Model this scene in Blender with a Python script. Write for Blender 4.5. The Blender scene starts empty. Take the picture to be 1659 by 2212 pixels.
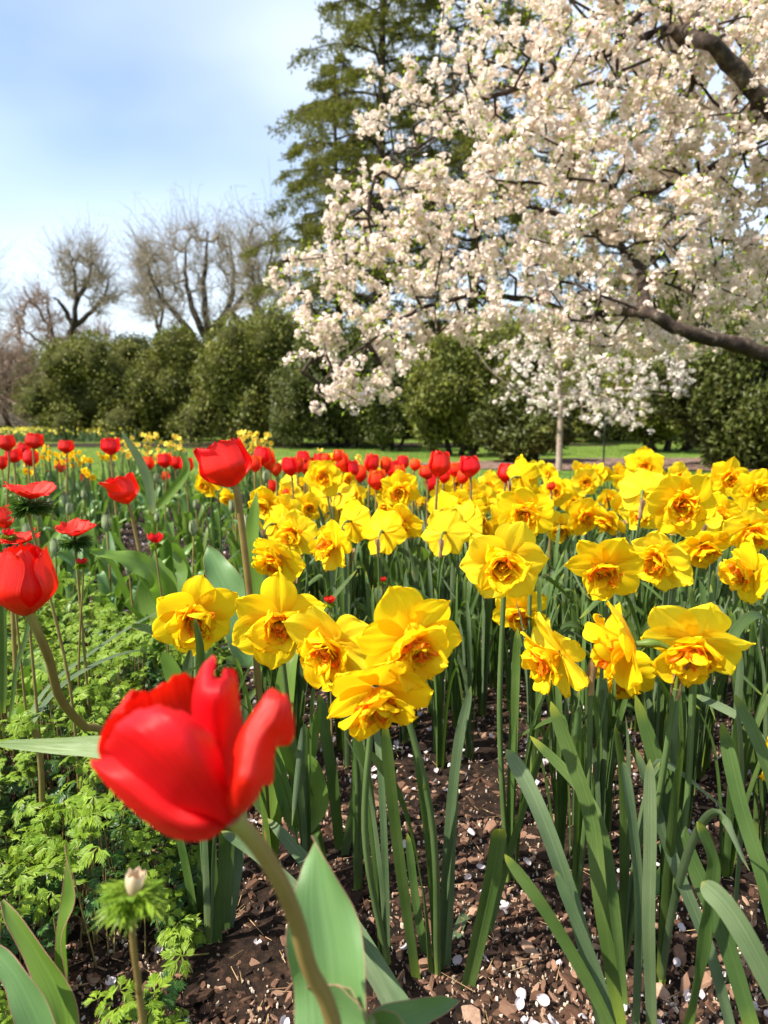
import bpy, math, random
import numpy as np
from mathutils import Vector, Matrix
R = math.radians
rng = np.random.default_rng(7)
random.seed(7)
S = bpy.context.scene
COL = S.collection

# ------------------------------------------------------------------ camera
PITCH = R(7.7); CAMZ = 0.65; FPX = 1474.7; CX, CY = 829.5, 1106.0     # picture units: 1659 x 2212
cam = bpy.data.cameras.new('camera'); camo = bpy.data.objects.new('camera', cam); COL.objects.link(camo)
camo.location = (0, 0, CAMZ); camo.rotation_euler = (R(90) - PITCH, 0, 0)
cam.sensor_fit = 'VERTICAL'; cam.sensor_height = 36; cam.lens = 24
cam.clip_start = 0.02; cam.clip_end = 2000
cam.dof.use_dof = True; cam.dof.focus_distance = 0.86; cam.dof.aperture_fstop = 6.6
S.camera = camo
# ------------------------------------------------------------------ world, sun, exposure
SUN_EL, SUN_AZ = R(50), R(-112)         # azimuth from +Y (view direction), negative = to the left
w = bpy.data.worlds.new('World'); S.world = w; w.use_nodes = True
nt = w.node_tree; bg = nt.nodes['Background']; bg.inputs['Strength'].default_value = 0.118
sky = nt.nodes.new('ShaderNodeTexSky'); sky.sky_type = 'NISHITA'; sky.sun_disc = False
sky.sun_elevation = SUN_EL; sky.sun_rotation = SUN_AZ; sky.air_density = 1.0; sky.dust_density = 1.2; sky.ozone_density = 1.8
tc = nt.nodes.new('ShaderNodeTexCoord'); mp = nt.nodes.new('ShaderNodeMapping'); mp.inputs['Scale'].default_value = (1.0, 1.4, 2.2); mp.inputs['Rotation'].default_value = (0.3, 0.5, 0.2)
nz = nt.nodes.new('ShaderNodeTexNoise'); nz.inputs['Scale'].default_value = 1.3; nz.inputs['Detail'].default_value = 4; nz.inputs['Roughness'].default_value = 0.42
cr = nt.nodes.new('ShaderNodeMapRange'); cr.inputs['From Min'].default_value = 0.42; cr.inputs['From Max'].default_value = 0.66
cr.inputs['To Min'].default_value = 0.10; cr.inputs['To Max'].default_value = 0.55
mx = nt.nodes.new('ShaderNodeMix'); mx.data_type = 'RGBA'; mx.inputs['B'].default_value = (6.0, 6.5, 7.1, 1)
nt.links.new(tc.outputs['Generated'], mp.inputs['Vector']); nt.links.new(mp.outputs['Vector'], nz.inputs['Vector'])
nt.links.new(nz.outputs['Fac'], cr.inputs['Value']); nt.links.new(cr.outputs['Result'], mx.inputs['Factor'])
nt.links.new(sky.outputs['Color'], mx.inputs['A']); nt.links.new(mx.outputs['Result'], bg.inputs['Color'])
sl = bpy.data.lights.new('sun', 'SUN'); sl.energy = 4.9; sl.angle = R(0.55); sl.color = (1.0, 0.94, 0.83)
so = bpy.data.objects.new('sun', sl); COL.objects.link(so)
sd = Vector((math.sin(SUN_AZ) * math.cos(SUN_EL), math.cos(SUN_AZ) * math.cos(SUN_EL), math.sin(SUN_EL)))
so.rotation_euler = sd.to_track_quat('Z', 'Y').to_euler()
S.view_settings.view_transform = 'Standard'; S.view_settings.look = 'None'; S.view_settings.gamma = 1; S.view_settings.exposure = 1.1
S.render.engine = 'CYCLES'
S.cycles.max_bounces = 7; S.cycles.transparent_max_bounces = 4; S.cycles.caustics_reflective = False; S.cycles.caustics_refractive = False

# ------------------------------------------------------------------ helpers
def wp(px, py, d):
    """world point seen at picture position (px,py) standing at world distance y=d"""
    x = (px - CX) / FPX; v = (CY - py) / FPX
    dy = math.cos(PITCH) + v * math.sin(PITCH); dz = -math.sin(PITCH) + v * math.cos(PITCH)
    return np.array([x * d / dy, d, CAMZ + dz * d / dy])
def gp(px, py):
    """point on the ground seen at picture position"""
    v = (CY - py) / FPX
    dy = math.cos(PITCH) + v * math.sin(PITCH); dz = -math.sin(PITCH) + v * math.cos(PITCH)
    return wp(px, py, CAMZ * dy / -dz)

class MB:
    def __init__(s): s.v = []; s.uv = []; s.f = {3: [], 4: []}; s.m = {3: [], 4: []}; s.n = 0
    def add(s, v, f, uv=None, mat=0):
        v = np.asarray(v, float).reshape(-1, 3); f = np.asarray(f, int)
        if len(v) == 0 or len(f) == 0: return s
        s.v.append(v); s.uv.append(np.zeros((len(v), 2)) if uv is None else np.asarray(uv, float).reshape(-1, 2))
        k = f.shape[1]; s.f[k].append(f + s.n); s.m[k].append(np.full(len(f), mat)); s.n += len(v); return s
    def grid(s, g, mat=0, wrap=False):
        n, m = g.shape[:2]; i = np.arange(n * m).reshape(n, m)
        if wrap: i = np.concatenate([i, i[:, :1]], 1)
        q = np.stack([i[:-1, :-1], i[:-1, 1:], i[1:, 1:], i[1:, :-1]], -1).reshape(-1, 4)
        uu, vv = np.meshgrid(np.linspace(0, 1, m), np.linspace(0, 1, n))
        return s.add(g.reshape(-1, 3), q, np.stack([uu, vv], -1), mat)
    def build(s, name, mats, parent=None, smooth=True, base=None):
        if not isinstance(mats, (list, tuple)): mats = [mats]
        V = np.concatenate(s.v) if s.v else np.zeros((0, 3)); UV = np.concatenate(s.uv) if s.uv else np.zeros((0, 2))
        if base is not None: V = V - np.asarray(base)
        me = bpy.data.meshes.new(name)
        Q = np.concatenate(s.f[4]) if s.f[4] else np.zeros((0, 4), int); T = np.concatenate(s.f[3]) if s.f[3] else np.zeros((0, 3), int)
        M = np.concatenate([np.concatenate(s.m[4]) if s.m[4] else np.zeros(0, int), np.concatenate(s.m[3]) if s.m[3] else np.zeros(0, int)])
        loops = np.concatenate([Q.ravel(), T.ravel()]); tot = np.concatenate([np.full(len(Q), 4), np.full(len(T), 3)])
        st = np.concatenate([[0], np.cumsum(tot)[:-1]]) if len(tot) else np.zeros(0)
        me.vertices.add(len(V)); me.vertices.foreach_set('co', V.astype(np.float32).ravel())
        me.loops.add(len(loops)); me.loops.foreach_set('vertex_index', loops.astype(np.int32))
        me.polygons.add(len(tot)); me.polygons.foreach_set('loop_start', st.astype(np.int32)); me.polygons.foreach_set('loop_total', tot.astype(np.int32))
        for mm in mats: me.materials.append(mm)
        me.polygons.foreach_set('material_index', M.astype(np.int32))
        me.polygons.foreach_set('use_smooth', np.full(len(tot), smooth))
        ul = me.uv_layers.new(name='UVMap'); ul.data.foreach_set('uv', UV[loops].astype(np.float32).ravel())
        me.update(calc_edges=True); me.validate()
        o = bpy.data.objects.new(name, me); COL.objects.link(o)
        if parent: o.parent = parent
        return o

def tag(o, label=None, cat=None, group=None, kind=None):
    if label: o['label'] = label
    if cat: o['category'] = cat
    if group: o['group'] = group
    if kind: o['kind'] = kind
    return o
def thing(name, loc, label, cat, group=None):
    o = bpy.data.objects.new(name, None); COL.objects.link(o); o.location = tuple(loc); o.empty_display_size = 0.05
    return tag(o, label, cat, group)
def dup(root, loc, rz=0, sc=1.0, label=None, group=None):
    r = root.copy(); COL.objects.link(r); r.location = tuple(loc); r.rotation_euler = (0, 0, rz); r.scale = (sc,) * 3
    if label: r['label'] = label
    if group: r['group'] = group
    for ch in list(root.children):
        c = ch.copy(); COL.objects.link(c); c.parent = r
        for g in ch.children:
            d = g.copy(); COL.objects.link(d); d.parent = c
    return r

def crom(P, n):
    """Catmull-Rom resample of a polyline (k, ...) to n points"""
    P = np.asarray(P, float); k = len(P)
    if k == 2:
        t = np.linspace(0, 1, n).reshape((n,) + (1,) * (P.ndim - 1)); return P[0] * (1 - t) + P[1] * t
    E = np.concatenate([[2 * P[0] - P[1]], P, [2 * P[-1] - P[-2]]])
    t = np.linspace(0, k - 1 - 1e-9, n); i = t.astype(int); f = (t - i).reshape((n,) + (1,) * (P.ndim - 1))
    a, b, c, d = E[i], E[i + 1], E[i + 2], E[i + 3]
    return 0.5 * (2 * b + (c - a) * f + (2 * a - 5 * b + 4 * c - d) * f ** 2 + (3 * b - a - 3 * c + d) * f ** 3)
def unit(v): v = np.asarray(v, float); return v / (np.linalg.norm(v, axis=-1, keepdims=True) + 1e-12)
def tube(mb, P, rad, sides=8, mat=0, cap=True):
    P = np.asarray(P, float); n = len(P); rad = np.broadcast_to(rad, (n,))
    T = unit(np.gradient(P, axis=0)); up = np.array([0, 0, 1.]) if abs(T[0, 2]) < 0.9 else np.array([1., 0, 0])
    u = unit(np.cross(T[0], up)); g = np.zeros((n, sides, 3)); a = np.linspace(0, 2 * math.pi, sides, endpoint=False)
    for i in range(n):
        u = unit(u - T[i] * np.dot(u, T[i])); v = np.cross(T[i], u)
        g[i] = P[i] + rad[i] * (np.cos(a)[:, None] * u + np.sin(a)[:, None] * v)
    mb.grid(g, mat, wrap=True)
    if cap:
        for j in (0, -1):
            c = np.concatenate([[P[j]], g[j]]); k = np.arange(sides)
            mb.add(c, np.stack([np.zeros(sides, int), 1 + k, 1 + (k + 1) % sides], 1), None, mat)
    return mb
def segs(mb, A, B, ra, rb, sides=4, mat=0):
    """many tapered prisms at once"""
    A = np.asarray(A, float); B = np.asarray(B, float); N = len(A)
    if N == 0: return
    T = unit(B - A); ref = np.where(np.abs(T[:, 2:3]) < 0.9, np.array([[0, 0, 1.]]), np.array([[1., 0, 0]]))
    u = unit(np.cross(T, ref)); v = np.cross(T, u); a = np.linspace(0, 2 * math.pi, sides, endpoint=False)
    ring = np.cos(a)[None, :, None] * u[:, None] + np.sin(a)[None, :, None] * v[:, None]
    V = np.concatenate([A[:, None] + ring * np.reshape(ra, (-1, 1, 1)), B[:, None] + ring * np.reshape(rb, (-1, 1, 1))], 1)
    k = np.arange(sides); q = np.stack([k, (k + 1) % sides, (k + 1) % sides + sides, k + sides], 1)
    F = (q[None] + (np.arange(N) * 2 * sides)[:, None, None]).reshape(-1, 4)
    mb.add(V, F, None, mat)
def cards(mb, C, size, aspect=0.5, out=None, bias=0.0, mat=0, down=0.0, fold=0.12):
    """N leaf-shaped kites at points C (tip, two sides, base), random lie"""
    N = len(C)
    t = rng.normal(size=(N, 3)); t[:, 2] -= down; t = unit(t)
    if out is not None: t = unit(t + bias * out)
    s = unit(np.cross(t, rng.normal(size=(N, 3)))); nn = np.cross(t, s)
    L = np.reshape(size, (-1, 1)) * rng.uniform(0.6, 1.25, (N, 1)); W = L * aspect * 0.5
    b = C - t * L * 0.5; tip = C + t * L * 0.5; mid = C - t * L * 0.05
    V = np.stack([b, mid + s * W + nn * L * fold, tip, mid - s * W + nn * L * fold], 1)
    F = np.arange(4 * N).reshape(N, 4)
    uv = np.tile(np.array([[.5, 0], [1, .5], [.5, 1], [0, .5]]), (N, 1))
    mb.add(V, F, uv, mat)

# ------------------------------------------------------------------ materials
def newmat(name):
    m = bpy.data.materials.new(name); m.use_nodes = True; t = m.node_tree; t.nodes.clear()
    out = t.nodes.new('ShaderNodeOutputMaterial'); return m, t, out
def N(t, kind, **kw):
    n = t.nodes.new(kind)
    for k, v in kw.items():
        if k in n.inputs: n.inputs[k].default_value = v
        else: setattr(n, k, v)
    return n
def ramp(t, stops, src):
    r = t.nodes.new('ShaderNodeValToRGB'); e = r.color_ramp.elements
    while len(e) < len(stops): e.new(0.5)
    for i, (p, c) in enumerate(stops): e[i].position = p; e[i].color = (*c, 1)
    t.links.new(src, r.inputs['Fac']); return r.outputs['Color']
def mixc(t, a, b, fac, mode='MIX'):
    m = t.nodes.new('ShaderNodeMix'); m.data_type = 'RGBA'; m.blend_type = mode
    for key, val in (('A', a), ('B', b)):
        if isinstance(val, tuple): m.inputs[key].default_value = (*val, 1)
        else: t.links.new(val, m.inputs[key])
    if isinstance(fac, (int, float)): m.inputs['Factor'].default_value = fac
    else: t.links.new(fac, m.inputs['Factor'])
    return m.outputs['Result']
def organic(name, c1, c2, trans=0.3, rough=0.5, spec=0.3, streak=(60, 3), bump=0.15, along=None, island=0.0, tcol=None, obj_rand=0.0, scale=1.0, bumpdist=0.002, sheen=0.0):
    """petal / leaf skin: lengthwise veins in UV, pigment variation, translucency"""
    m, t, out = newmat(name)
    tcn = N(t, 'ShaderNodeTexCoord'); mpn = N(t, 'ShaderNodeMapping'); mpn.inputs['Scale'].default_value = (streak[0], streak[1], 1)
    t.links.new(tcn.outputs['UV'], mpn.inputs['Vector'])
    vein = N(t, 'ShaderNodeTexNoise', Scale=1.0, Detail=3.0, Roughness=0.6); t.links.new(mpn.outputs['Vector'], vein.inputs['Vector'])
    blot = N(t, 'ShaderNodeTexNoise', Scale=40.0 * scale, Detail=3.0); t.links.new(tcn.outputs['Object'], blot.inputs['Vector'])
    mr = N(t, 'ShaderNodeMath', operation='ADD'); t.links.new(vein.outputs['Fac'], mr.inputs[0]); t.links.new(blot.outputs['Fac'], mr.inputs[1])
    m2 = N(t, 'ShaderNodeMapRange'); m2.inputs['From Min'].default_value = 0.7; m2.inputs['From Max'].default_value = 1.3; t.links.new(mr.outputs[0], m2.inputs['Value'])
    col = mixc(t, c1, c2, m2.outputs['Result'])
    if along:     # pigment along the petal: list of (pos, colour, amount)
        sp = N(t, 'ShaderNodeSeparateXYZ'); t.links.new(tcn.outputs['UV'], sp.inputs[0])
        for p0, p1, c, a in along:
            q = N(t, 'ShaderNodeMapRange'); q.inputs['From Min'].default_value = p0; q.inputs['From Max'].default_value = p1
            q.inputs['To Max'].default_value = a; t.links.new(sp.outputs['Y'], q.inputs['Value'])
            nzm = N(t, 'ShaderNodeMath', operation='MULTIPLY'); t.links.new(q.outputs['Result'], nzm.inputs[0])
            w2 = N(t, 'ShaderNodeMapRange'); w2.inputs['From Min'].default_value = 0.3; w2.inputs['From Max'].default_value = 0.6; w2.inputs['To Min'].default_value = 0.6
            t.links.new(vein.outputs['Fac'], w2.inputs['Value']); t.links.new(w2.outputs['Result'], nzm.inputs[1])
            col = mixc(t, col, c, nzm.outputs[0])
    if island or obj_rand:
        hs = N(t, 'ShaderNodeHueSaturation')
        g = N(t, 'ShaderNodeNewGeometry'); oi = N(t, 'ShaderNodeObjectInfo')
        src = g.outputs['Random Per Island'] if island else oi.outputs['Random']; am = island or obj_rand
        q = N(t, 'ShaderNodeMapRange'); q.inputs['To Min'].default_value = 1 - am; q.inputs['To Max'].default_value = 1 + am
        t.links.new(src, q.inputs['Value']); t.links.new(q.outputs['Result'], hs.inputs['Value'])
        q2 = N(t, 'ShaderNodeMapRange'); q2.inputs['To Min'].default_value = 0.5 - am * 0.04; q2.inputs['To Max'].default_value = 0.5 + am * 0.04
        wn = N(t, 'ShaderNodeTexWhiteNoise', noise_dimensions='1D'); t.links.new(src, wn.inputs['W']); t.links.new(wn.outputs['Value'], q2.inputs['Value']); t.links.new(q2.outputs['Result'], hs.inputs['Hue'])
        t.links.new(col, hs.inputs['Color']); col = hs.outputs['Color']
    p = N(t, 'ShaderNodeBsdfPrincipled', Roughness=rough); p.inputs['Specular IOR Level'].default_value = spec
    t.links.new(col, p.inputs['Base Color'])
    if bump:
        b = N(t, 'ShaderNodeBump', Strength=bump, Distance=bumpdist); t.links.new(mr.outputs[0], b.inputs['Height']); t.links.new(b.outputs['Normal'], p.inputs['Normal'])
    if trans:
        tr = N(t, 'ShaderNodeBsdfTranslucent')
        if tcol: t.links.new(mixc(t, col, tcol, 0.6), tr.inputs['Color'])
        else: t.links.new(col, tr.inputs['Color'])
        ms = N(t, 'ShaderNodeMixShader', Fac=trans); t.links.new(p.outputs[0], ms.inputs[1]); t.links.new(tr.outputs[0], ms.inputs[2]); t.links.new(ms.outputs[0], out.inputs[0])
    else: t.links.new(p.outputs[0], out.inputs[0])
    return m
def rough_mat(name, stops, scale=8.0, rough=0.9, bump=0.5, dist=0.02, detail=6, island=0, stretch=(1, 1, 1), spec=0.2):
    m, t, out = newmat(name)
    tcn = N(t, 'ShaderNodeTexCoord'); mpn = N(t, 'ShaderNodeMapping'); mpn.inputs['Scale'].default_value = stretch; t.links.new(tcn.outputs['Object'], mpn.inputs['Vector'])
    n = N(t, 'ShaderNodeTexNoise', Scale=scale, Detail=float(detail), Roughness=0.65); t.links.new(mpn.outputs['Vector'], n.inputs['Vector'])
    src = n.outputs['Fac']
    if island:
        g = N(t, 'ShaderNodeNewGeometry'); a = N(t, 'ShaderNodeMix', data_type='FLOAT'); a.inputs['Factor'].default_value = island
        t.links.new(src, a.inputs['A']); t.links.new(g.outputs['Random Per Island'], a.inputs['B']); src = a.outputs['Result']
    col = ramp(t, stops, src)
    p = N(t, 'ShaderNodeBsdfPrincipled', Roughness=rough); p.inputs['Specular IOR Level'].default_value = spec; t.links.new(col, p.inputs['Base Color'])
    b = N(t, 'ShaderNodeBump', Strength=bump, Distance=dist); t.links.new(n.outputs['Fac'], b.inputs['Height']); t.links.new(b.outputs['Normal'], p.inputs['Normal'])
    t.links.new(p.outputs[0], out.inputs[0]); return m

M = {}
M['yel'] = organic('petal_yellow', (0.93, 0.62, 0.006), (0.97, 0.76, 0.012), 0.45, 0.55, 0.12, (30, 2.0), 0.5, along=[(0.5, 0.0, (0.92, 0.48, 0.008), 0.6)], tcol=(0.96, 0.66, 0.012), obj_rand=0.04, bumpdist=0.0015)
M['yel_in'] = organic('petal_yellow_inner', (0.95, 0.60, 0.006), (0.98, 0.78, 0.015), 0.50, 0.55, 0.12, (22, 2.5), 0.6, along=[(0.45, 0.0, (0.95, 0.40, 0.01), 0.6)], island=0.05, bumpdist=0.0015)
M['orange'] = organic('corona_orange', (0.96, 0.40, 0.008), (0.97, 0.60, 0.015), 0.52, 0.5, 0.25, (16, 3), 0.6, along=[(0.62, 0.98, (0.95, 0.13, 0.006), 0.95)], island=0.08, bumpdist=0.0015)
M['yel2'] = organic('petal_lemon', (0.92, 0.67, 0.010), (0.96, 0.81, 0.035), 0.45, 0.55, 0.12, (34, 2.0), 0.6, along=[(0.5, 0.0, (0.92, 0.58, 0.015), 0.5)], tcol=(0.96, 0.72, 0.02), obj_rand=0.05, bumpdist=0.0015)
M['pale'] = organic('petal_pale_yellow', (0.88, 0.72, 0.06), (0.94, 0.82, 0.16), 0.35, 0.55, 0.2, island=0.08)
M['orange_s'] = organic('small_corona', (0.86, 0.34, 0.01), (0.9, 0.5, 0.02), 0.3, 0.55, 0.2, island=0.1)
M['red'] = organic('petal_red', (0.60, 0.002, 0.002), (0.92, 0.012, 0.006), 0.30, 0.40, 0.40, (60, 0.8), 0.8, tcol=(0.95, 0.015, 0.005), obj_rand=0.06, scale=0.6, bumpdist=0.001)
M['redor'] = organic('petal_red_orange', (0.80, 0.018, 0.005), (0.88, 0.05, 0.008), 0.35, 0.45, 0.3, (24, 1.2), 0.3, along=[(0.55, 1.0, (0.92, 0.16, 0.01), 0.7)], obj_rand=0.1, bumpdist=0.001)
M['anem'] = organic('anemone_red', (0.72, 0.008, 0.01), (0.85, 0.03, 0.02), 0.3, 0.5, 0.25, (20, 2), 0.5, obj_rand=0.08)
M['dark'] = rough_mat('dark_centre', [(0.3, (0.01, 0.008, 0.015)), (0.7, (0.03, 0.02, 0.03))], 300, 0.7, 0.5, 0.001)
M['dleaf'] = organic('daffodil_leaf', (0.030, 0.068, 0.011), (0.100, 0.155, 0.038), 0.20, 0.48, 0.30, (30, 0.5), 0.9, along=[(0.93, 1.0, (0.34, 0.36, 0.03), 0.8), (0.12, 0.0, (0.24, 0.32, 0.03), 0.7)], tcol=(0.17, 0.34, 0.02), obj_rand=0.22, scale=0.3, bumpdist=0.0012)
M['dleaf2'] = organic('daffodil_leaf_glaucous', (0.050, 0.092, 0.034), (0.150, 0.200, 0.098), 0.18, 0.50, 0.28, (30, 0.5), 0.9, along=[(0.95, 1.0, (0.34, 0.36, 0.06), 0.6), (0.1, 0.0, (0.24, 0.32, 0.04), 0.5)], tcol=(0.14, 0.30, 0.03), obj_rand=0.18, scale=0.3, bumpdist=0.0012)
M['dstem'] = organic('daffodil_stem', (0.045, 0.085, 0.02), (0.095, 0.145, 0.05), 0.05, 0.45, 0.4, (10, 0.6), 0.4, along=[(0.1, 0.0, (0.22, 0.3, 0.05), 0.7)], obj_rand=0.15, scale=0.3)
M['neck'] = organic('flower_neck', (0.07, 0.12, 0.015), (0.15, 0.21, 0.03), 0.1, 0.45, 0.4, (10, 1), 0.3)
M['spathe'] = organic('spathe', (0.36, 0.20, 0.09), (0.58, 0.40, 0.22), 0.3, 0.75, 0.1, (18, 1.5), 0.9, obj_rand=0.15)
M['tleaf'] = organic('tulip_leaf', (0.070, 0.145, 0.018), (0.150, 0.235, 0.042), 0.28, 0.40, 0.42, (34, 0.7), 0.35, tcol=(0.24, 0.45, 0.03), obj_rand=0.22, scale=0.25, bumpdist=0.0012)
M['tleafg'] = organic('tulip_leaf_glaucous', (0.075, 0.165, 0.05), (0.14, 0.24, 0.09), 0.24, 0.42, 0.4, (40, 0.5), 0.5, tcol=(0.28, 0.48, 0.05), obj_rand=0.1, scale=0.2, bumpdist=0.0012)
M['margin'] = organic('leaf_margin', (0.45, 0.20, 0.16), (0.55, 0.32, 0.2), 0.3, 0.5, 0.3)
M['tstem'] = organic('tulip_stem', (0.17, 0.115, 0.035), (0.25, 0.18, 0.06), 0.05, 0.45, 0.35, (8, 2), 0.3, along=[(0.8, 1.0, (0.26, 0.30, 0.07), 0.6)], obj_rand=0.1)
M['fern'] = organic('anemone_leaf', (0.10, 0.19, 0.012), (0.25, 0.35, 0.03), 0.32, 0.5, 0.3, (4, 4), 0.3, tcol=(0.42, 0.62, 0.03), island=0.25)
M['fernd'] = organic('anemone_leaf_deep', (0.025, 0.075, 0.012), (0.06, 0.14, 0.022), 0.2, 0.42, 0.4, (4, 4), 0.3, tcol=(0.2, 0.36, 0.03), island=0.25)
M['fstem'] = organic('anemone_stem', (0.16, 0.10, 0.04), (0.22, 0.20, 0.06), 0.0, 0.5, 0.3)
M['budg'] = organic('bud_green', (0.20, 0.24, 0.12), (0.30, 0.33, 0.18), 0.15, 0.5, 0.3)
M['cream'] = organic('bud_cream', (0.62, 0.45, 0.30), (0.75, 0.6, 0.42), 0.3, 0.6, 0.2)
M['soil'] = rough_mat('soil', [(0.30, (0.006, 0.004, 0.003)), (0.5, (0.018, 0.010, 0.006)), (0.62, (0.045, 0.024, 0.015)), (0.75, (0.10, 0.055, 0.035))], 55, 0.95, 1.0, 0.012, 8)
M['chip'] = rough_mat('bark_chip', [(0.05, (0.010, 0.006, 0.004)), (0.33, (0.035, 0.018, 0.011)), (0.58, (0.11, 0.056, 0.034)), (0.8, (0.23, 0.13, 0.085)), (0.97, (0.42, 0.29, 0.20))], 130, 0.85, 0.6, 0.002, 4, island=0.75, stretch=(1, 1, 2))
M['grit'] = rough_mat('soil_grit', [(0.1, (0.32, 0.22, 0.15)), (0.6, (0.55, 0.44, 0.34)), (0.95, (0.7, 0.64, 0.56))], 200, 0.8, 0.4, 0.001, 3, island=0.7)
M['fallen'] = organic('fallen_petal', (0.54, 0.45, 0.47), (0.70, 0.64, 0.65), 0.25, 0.5, 0.3, (8, 2), 0.4, obj_rand=0.1)
M['straw'] = organic('straw', (0.30, 0.18, 0.08), (0.5, 0.34, 0.18), 0.0, 0.8, 0.1, island=0.4)
M['lawn'] = rough_mat('lawn', [(0.3, (0.045, 0.085, 0.010)), (0.5, (0.10, 0.15, 0.018)), (0.7, (0.19, 0.22, 0.04))], 3.0, 0.95, 0.6, 0.03, 9)
M['blade'] = organic('grass_blade', (0.06, 0.15, 0.015), (0.13, 0.25, 0.03), 0.3, 0.55, 0.25, bump=0, tcol=(0.25, 0.42, 0.03), island=0.35)
M['mulch'] = rough_mat('mulch', [(0.3, (0.05, 0.03, 0.022)), (0.5, (0.14, 0.085, 0.06)), (0.62, (0.27, 0.18, 0.14)), (0.75, (0.55, 0.45, 0.42))], 9, 0.95, 0.8, 0.03, 10)
M['bark'] = rough_mat('bark', [(0.3, (0.018, 0.012, 0.008)), (0.55, (0.05, 0.035, 0.025)), (0.8, (0.11, 0.085, 0.065))], 6, 0.9, 1.0, 0.03, 6, stretch=(1, 1, 0.3))
M['cbark'] = rough_mat('cherry_bark', [(0.32, (0.012, 0.008, 0.006)), (0.52, (0.045, 0.030, 0.022)), (0.62, (0.10, 0.07, 0.05)), (0.72, (0.28, 0.24, 0.18))], 14, 0.85, 1.0, 0.02, 6)
M['sbark'] = rough_mat('sapling_bark', [(0.3, (0.20, 0.14, 0.11)), (0.6, (0.36, 0.28, 0.23)), (0.8, (0.5, 0.42, 0.36))], 14, 0.8, 0.6, 0.01, 5, stretch=(1, 1, 2.5))
M['twig'] = rough_mat('bare_twig', [(0.3, (0.17, 0.14, 0.10)), (0.7, (0.32, 0.27, 0.20))], 2, 0.9, 0.3, 0.02)
M['twigr'] = rough_mat('bare_twig_reddish', [(0.3, (0.17, 0.11, 0.08)), (0.7, (0.30, 0.21, 0.16))], 2, 0.9, 0.3, 0.02)
M['bloom'] = organic('cherry_blossom', (0.86, 0.715, 0.63), (0.95, 0.855, 0.77), 0.34, 0.6, 0.15, (3, 2), 0, along=[(0.3, 0.0, (0.78, 0.42, 0.36), 0.7)], island=0.10)
M['bloomw'] = organic('sapling_blossom', (0.78, 0.69, 0.64), (0.88, 0.81, 0.76), 0.34, 0.6, 0.15, (3, 2), 0, island=0.10)
M['young'] = organic('young_cherry_leaf', (0.26, 0.38, 0.02), (0.42, 0.52, 0.05), 0.42, 0.45, 0.3, bump=0, island=0.25)
M['hemlock'] = organic('hemlock_needles', (0.075, 0.095, 0.014), (0.20, 0.19, 0.03), 0.35, 0.6, 0.2, bump=0, tcol=(0.26, 0.28, 0.03), island=0.4, scale=0.02)
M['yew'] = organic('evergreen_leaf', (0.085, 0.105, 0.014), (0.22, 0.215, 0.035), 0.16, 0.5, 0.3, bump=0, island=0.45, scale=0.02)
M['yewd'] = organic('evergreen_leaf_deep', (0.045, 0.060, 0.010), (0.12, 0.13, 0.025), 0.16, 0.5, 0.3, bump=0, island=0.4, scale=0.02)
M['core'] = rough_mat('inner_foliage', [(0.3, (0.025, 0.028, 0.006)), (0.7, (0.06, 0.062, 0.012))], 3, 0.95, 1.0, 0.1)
M['haze_leaf'] = organic('far_foliage', (0.10, 0.11, 0.05), (0.17, 0.17, 0.08), 0.1, 0.8, 0.1, bump=0, island=0.35)
M['spring'] = organic('budding_leaf', (0.24, 0.29, 0.07), (0.36, 0.38, 0.12), 0.3, 0.7, 0.1, bump=0, island=0.3)
M['wood'] = rough_mat('bench_wood', [(0.3, (0.16, 0.13, 0.11)), (0.7, (0.30, 0.26, 0.23))], 4, 0.85, 0.5, 0.005, 5, stretch=(1, 8, 8))
M['stake'] = rough_mat('stake_paint', [(0.3, (0.02, 0.03, 0.02)), (0.7, (0.05, 0.06, 0.04))], 6, 0.7, 0.3, 0.003)

# ------------------------------------------------------------------ ground
def plane_mesh(x0, x1, y0, y1, nx, ny, zf):
    X, Y = np.meshgrid(np.linspace(x0, x1, nx), np.linspace(y0, y1, ny)); return np.stack([X, Y, zf(X, Y)], -1)
def fbm(X, Y, seed=0, oct=4, f0=3.0):
    r = np.random.default_rng(seed); z = np.zeros_like(X, dtype=float); a = 1.0; f = f0
    for _ in range(oct):
        for k in range(4):
            th = r.uniform(0, 6.28); z += a * np.sin(f * (X * math.cos(th) + Y * math.sin(th)) * r.uniform(.7, 1.3) + r.uniform(0, 6.28)) / 4
        a *= 0.5; f *= 2.1
    return z
mb = MB(); mb.grid(plane_mesh(-500, 500, -60, 900, 60, 60, lambda X, Y: X * 0)); tag(mb.build('lawn', M['lawn']), kind='structure')
def bed_edge(x): return np.interp(x, [-3.5, -1.2, 0.2, 1.2, 4], [6.2, 5.9, 4.6, 3.5, 3.6])
def soil_z(X, Y):
    z = 0.022 + 0.006 * fbm(X, Y, 3, 3, 6) + 0.0055 * fbm(X, Y, 5, 3, 45)
    e = np.clip((bed_edge(X) - Y) / 0.15, 0, 1); e = e * np.clip((X + 3.6) / 0.3, 0, 1)
    return z * e - 0.01 * (1 - e)
mb = MB(); mb.grid(plane_mesh(-3.8, 4, 0.02, 6.4, 390, 320, soil_z)); tag(mb.build('soil', M['soil']), kind='structure')
def blob_sheet(cx, cy, rx, ry, z, seed):
    r = np.random.default_rng(seed); a = np.linspace(0, 2 * math.pi, 72, endpoint=False); ph = r.uniform(0, 6, 4)
    k = 1 + 0.06 * np.sin(3 * a + ph[0]) + 0.04 * np.sin(7 * a + ph[1])
    g = np.stack([np.stack([cx + rx * k * np.cos(a) * s, cy + ry * k * np.sin(a) * s, np.full(72, z)], -1) for s in np.linspace(0.02, 1, 8)])
    m = MB(); m.grid(g, wrap=True); return m
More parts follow.
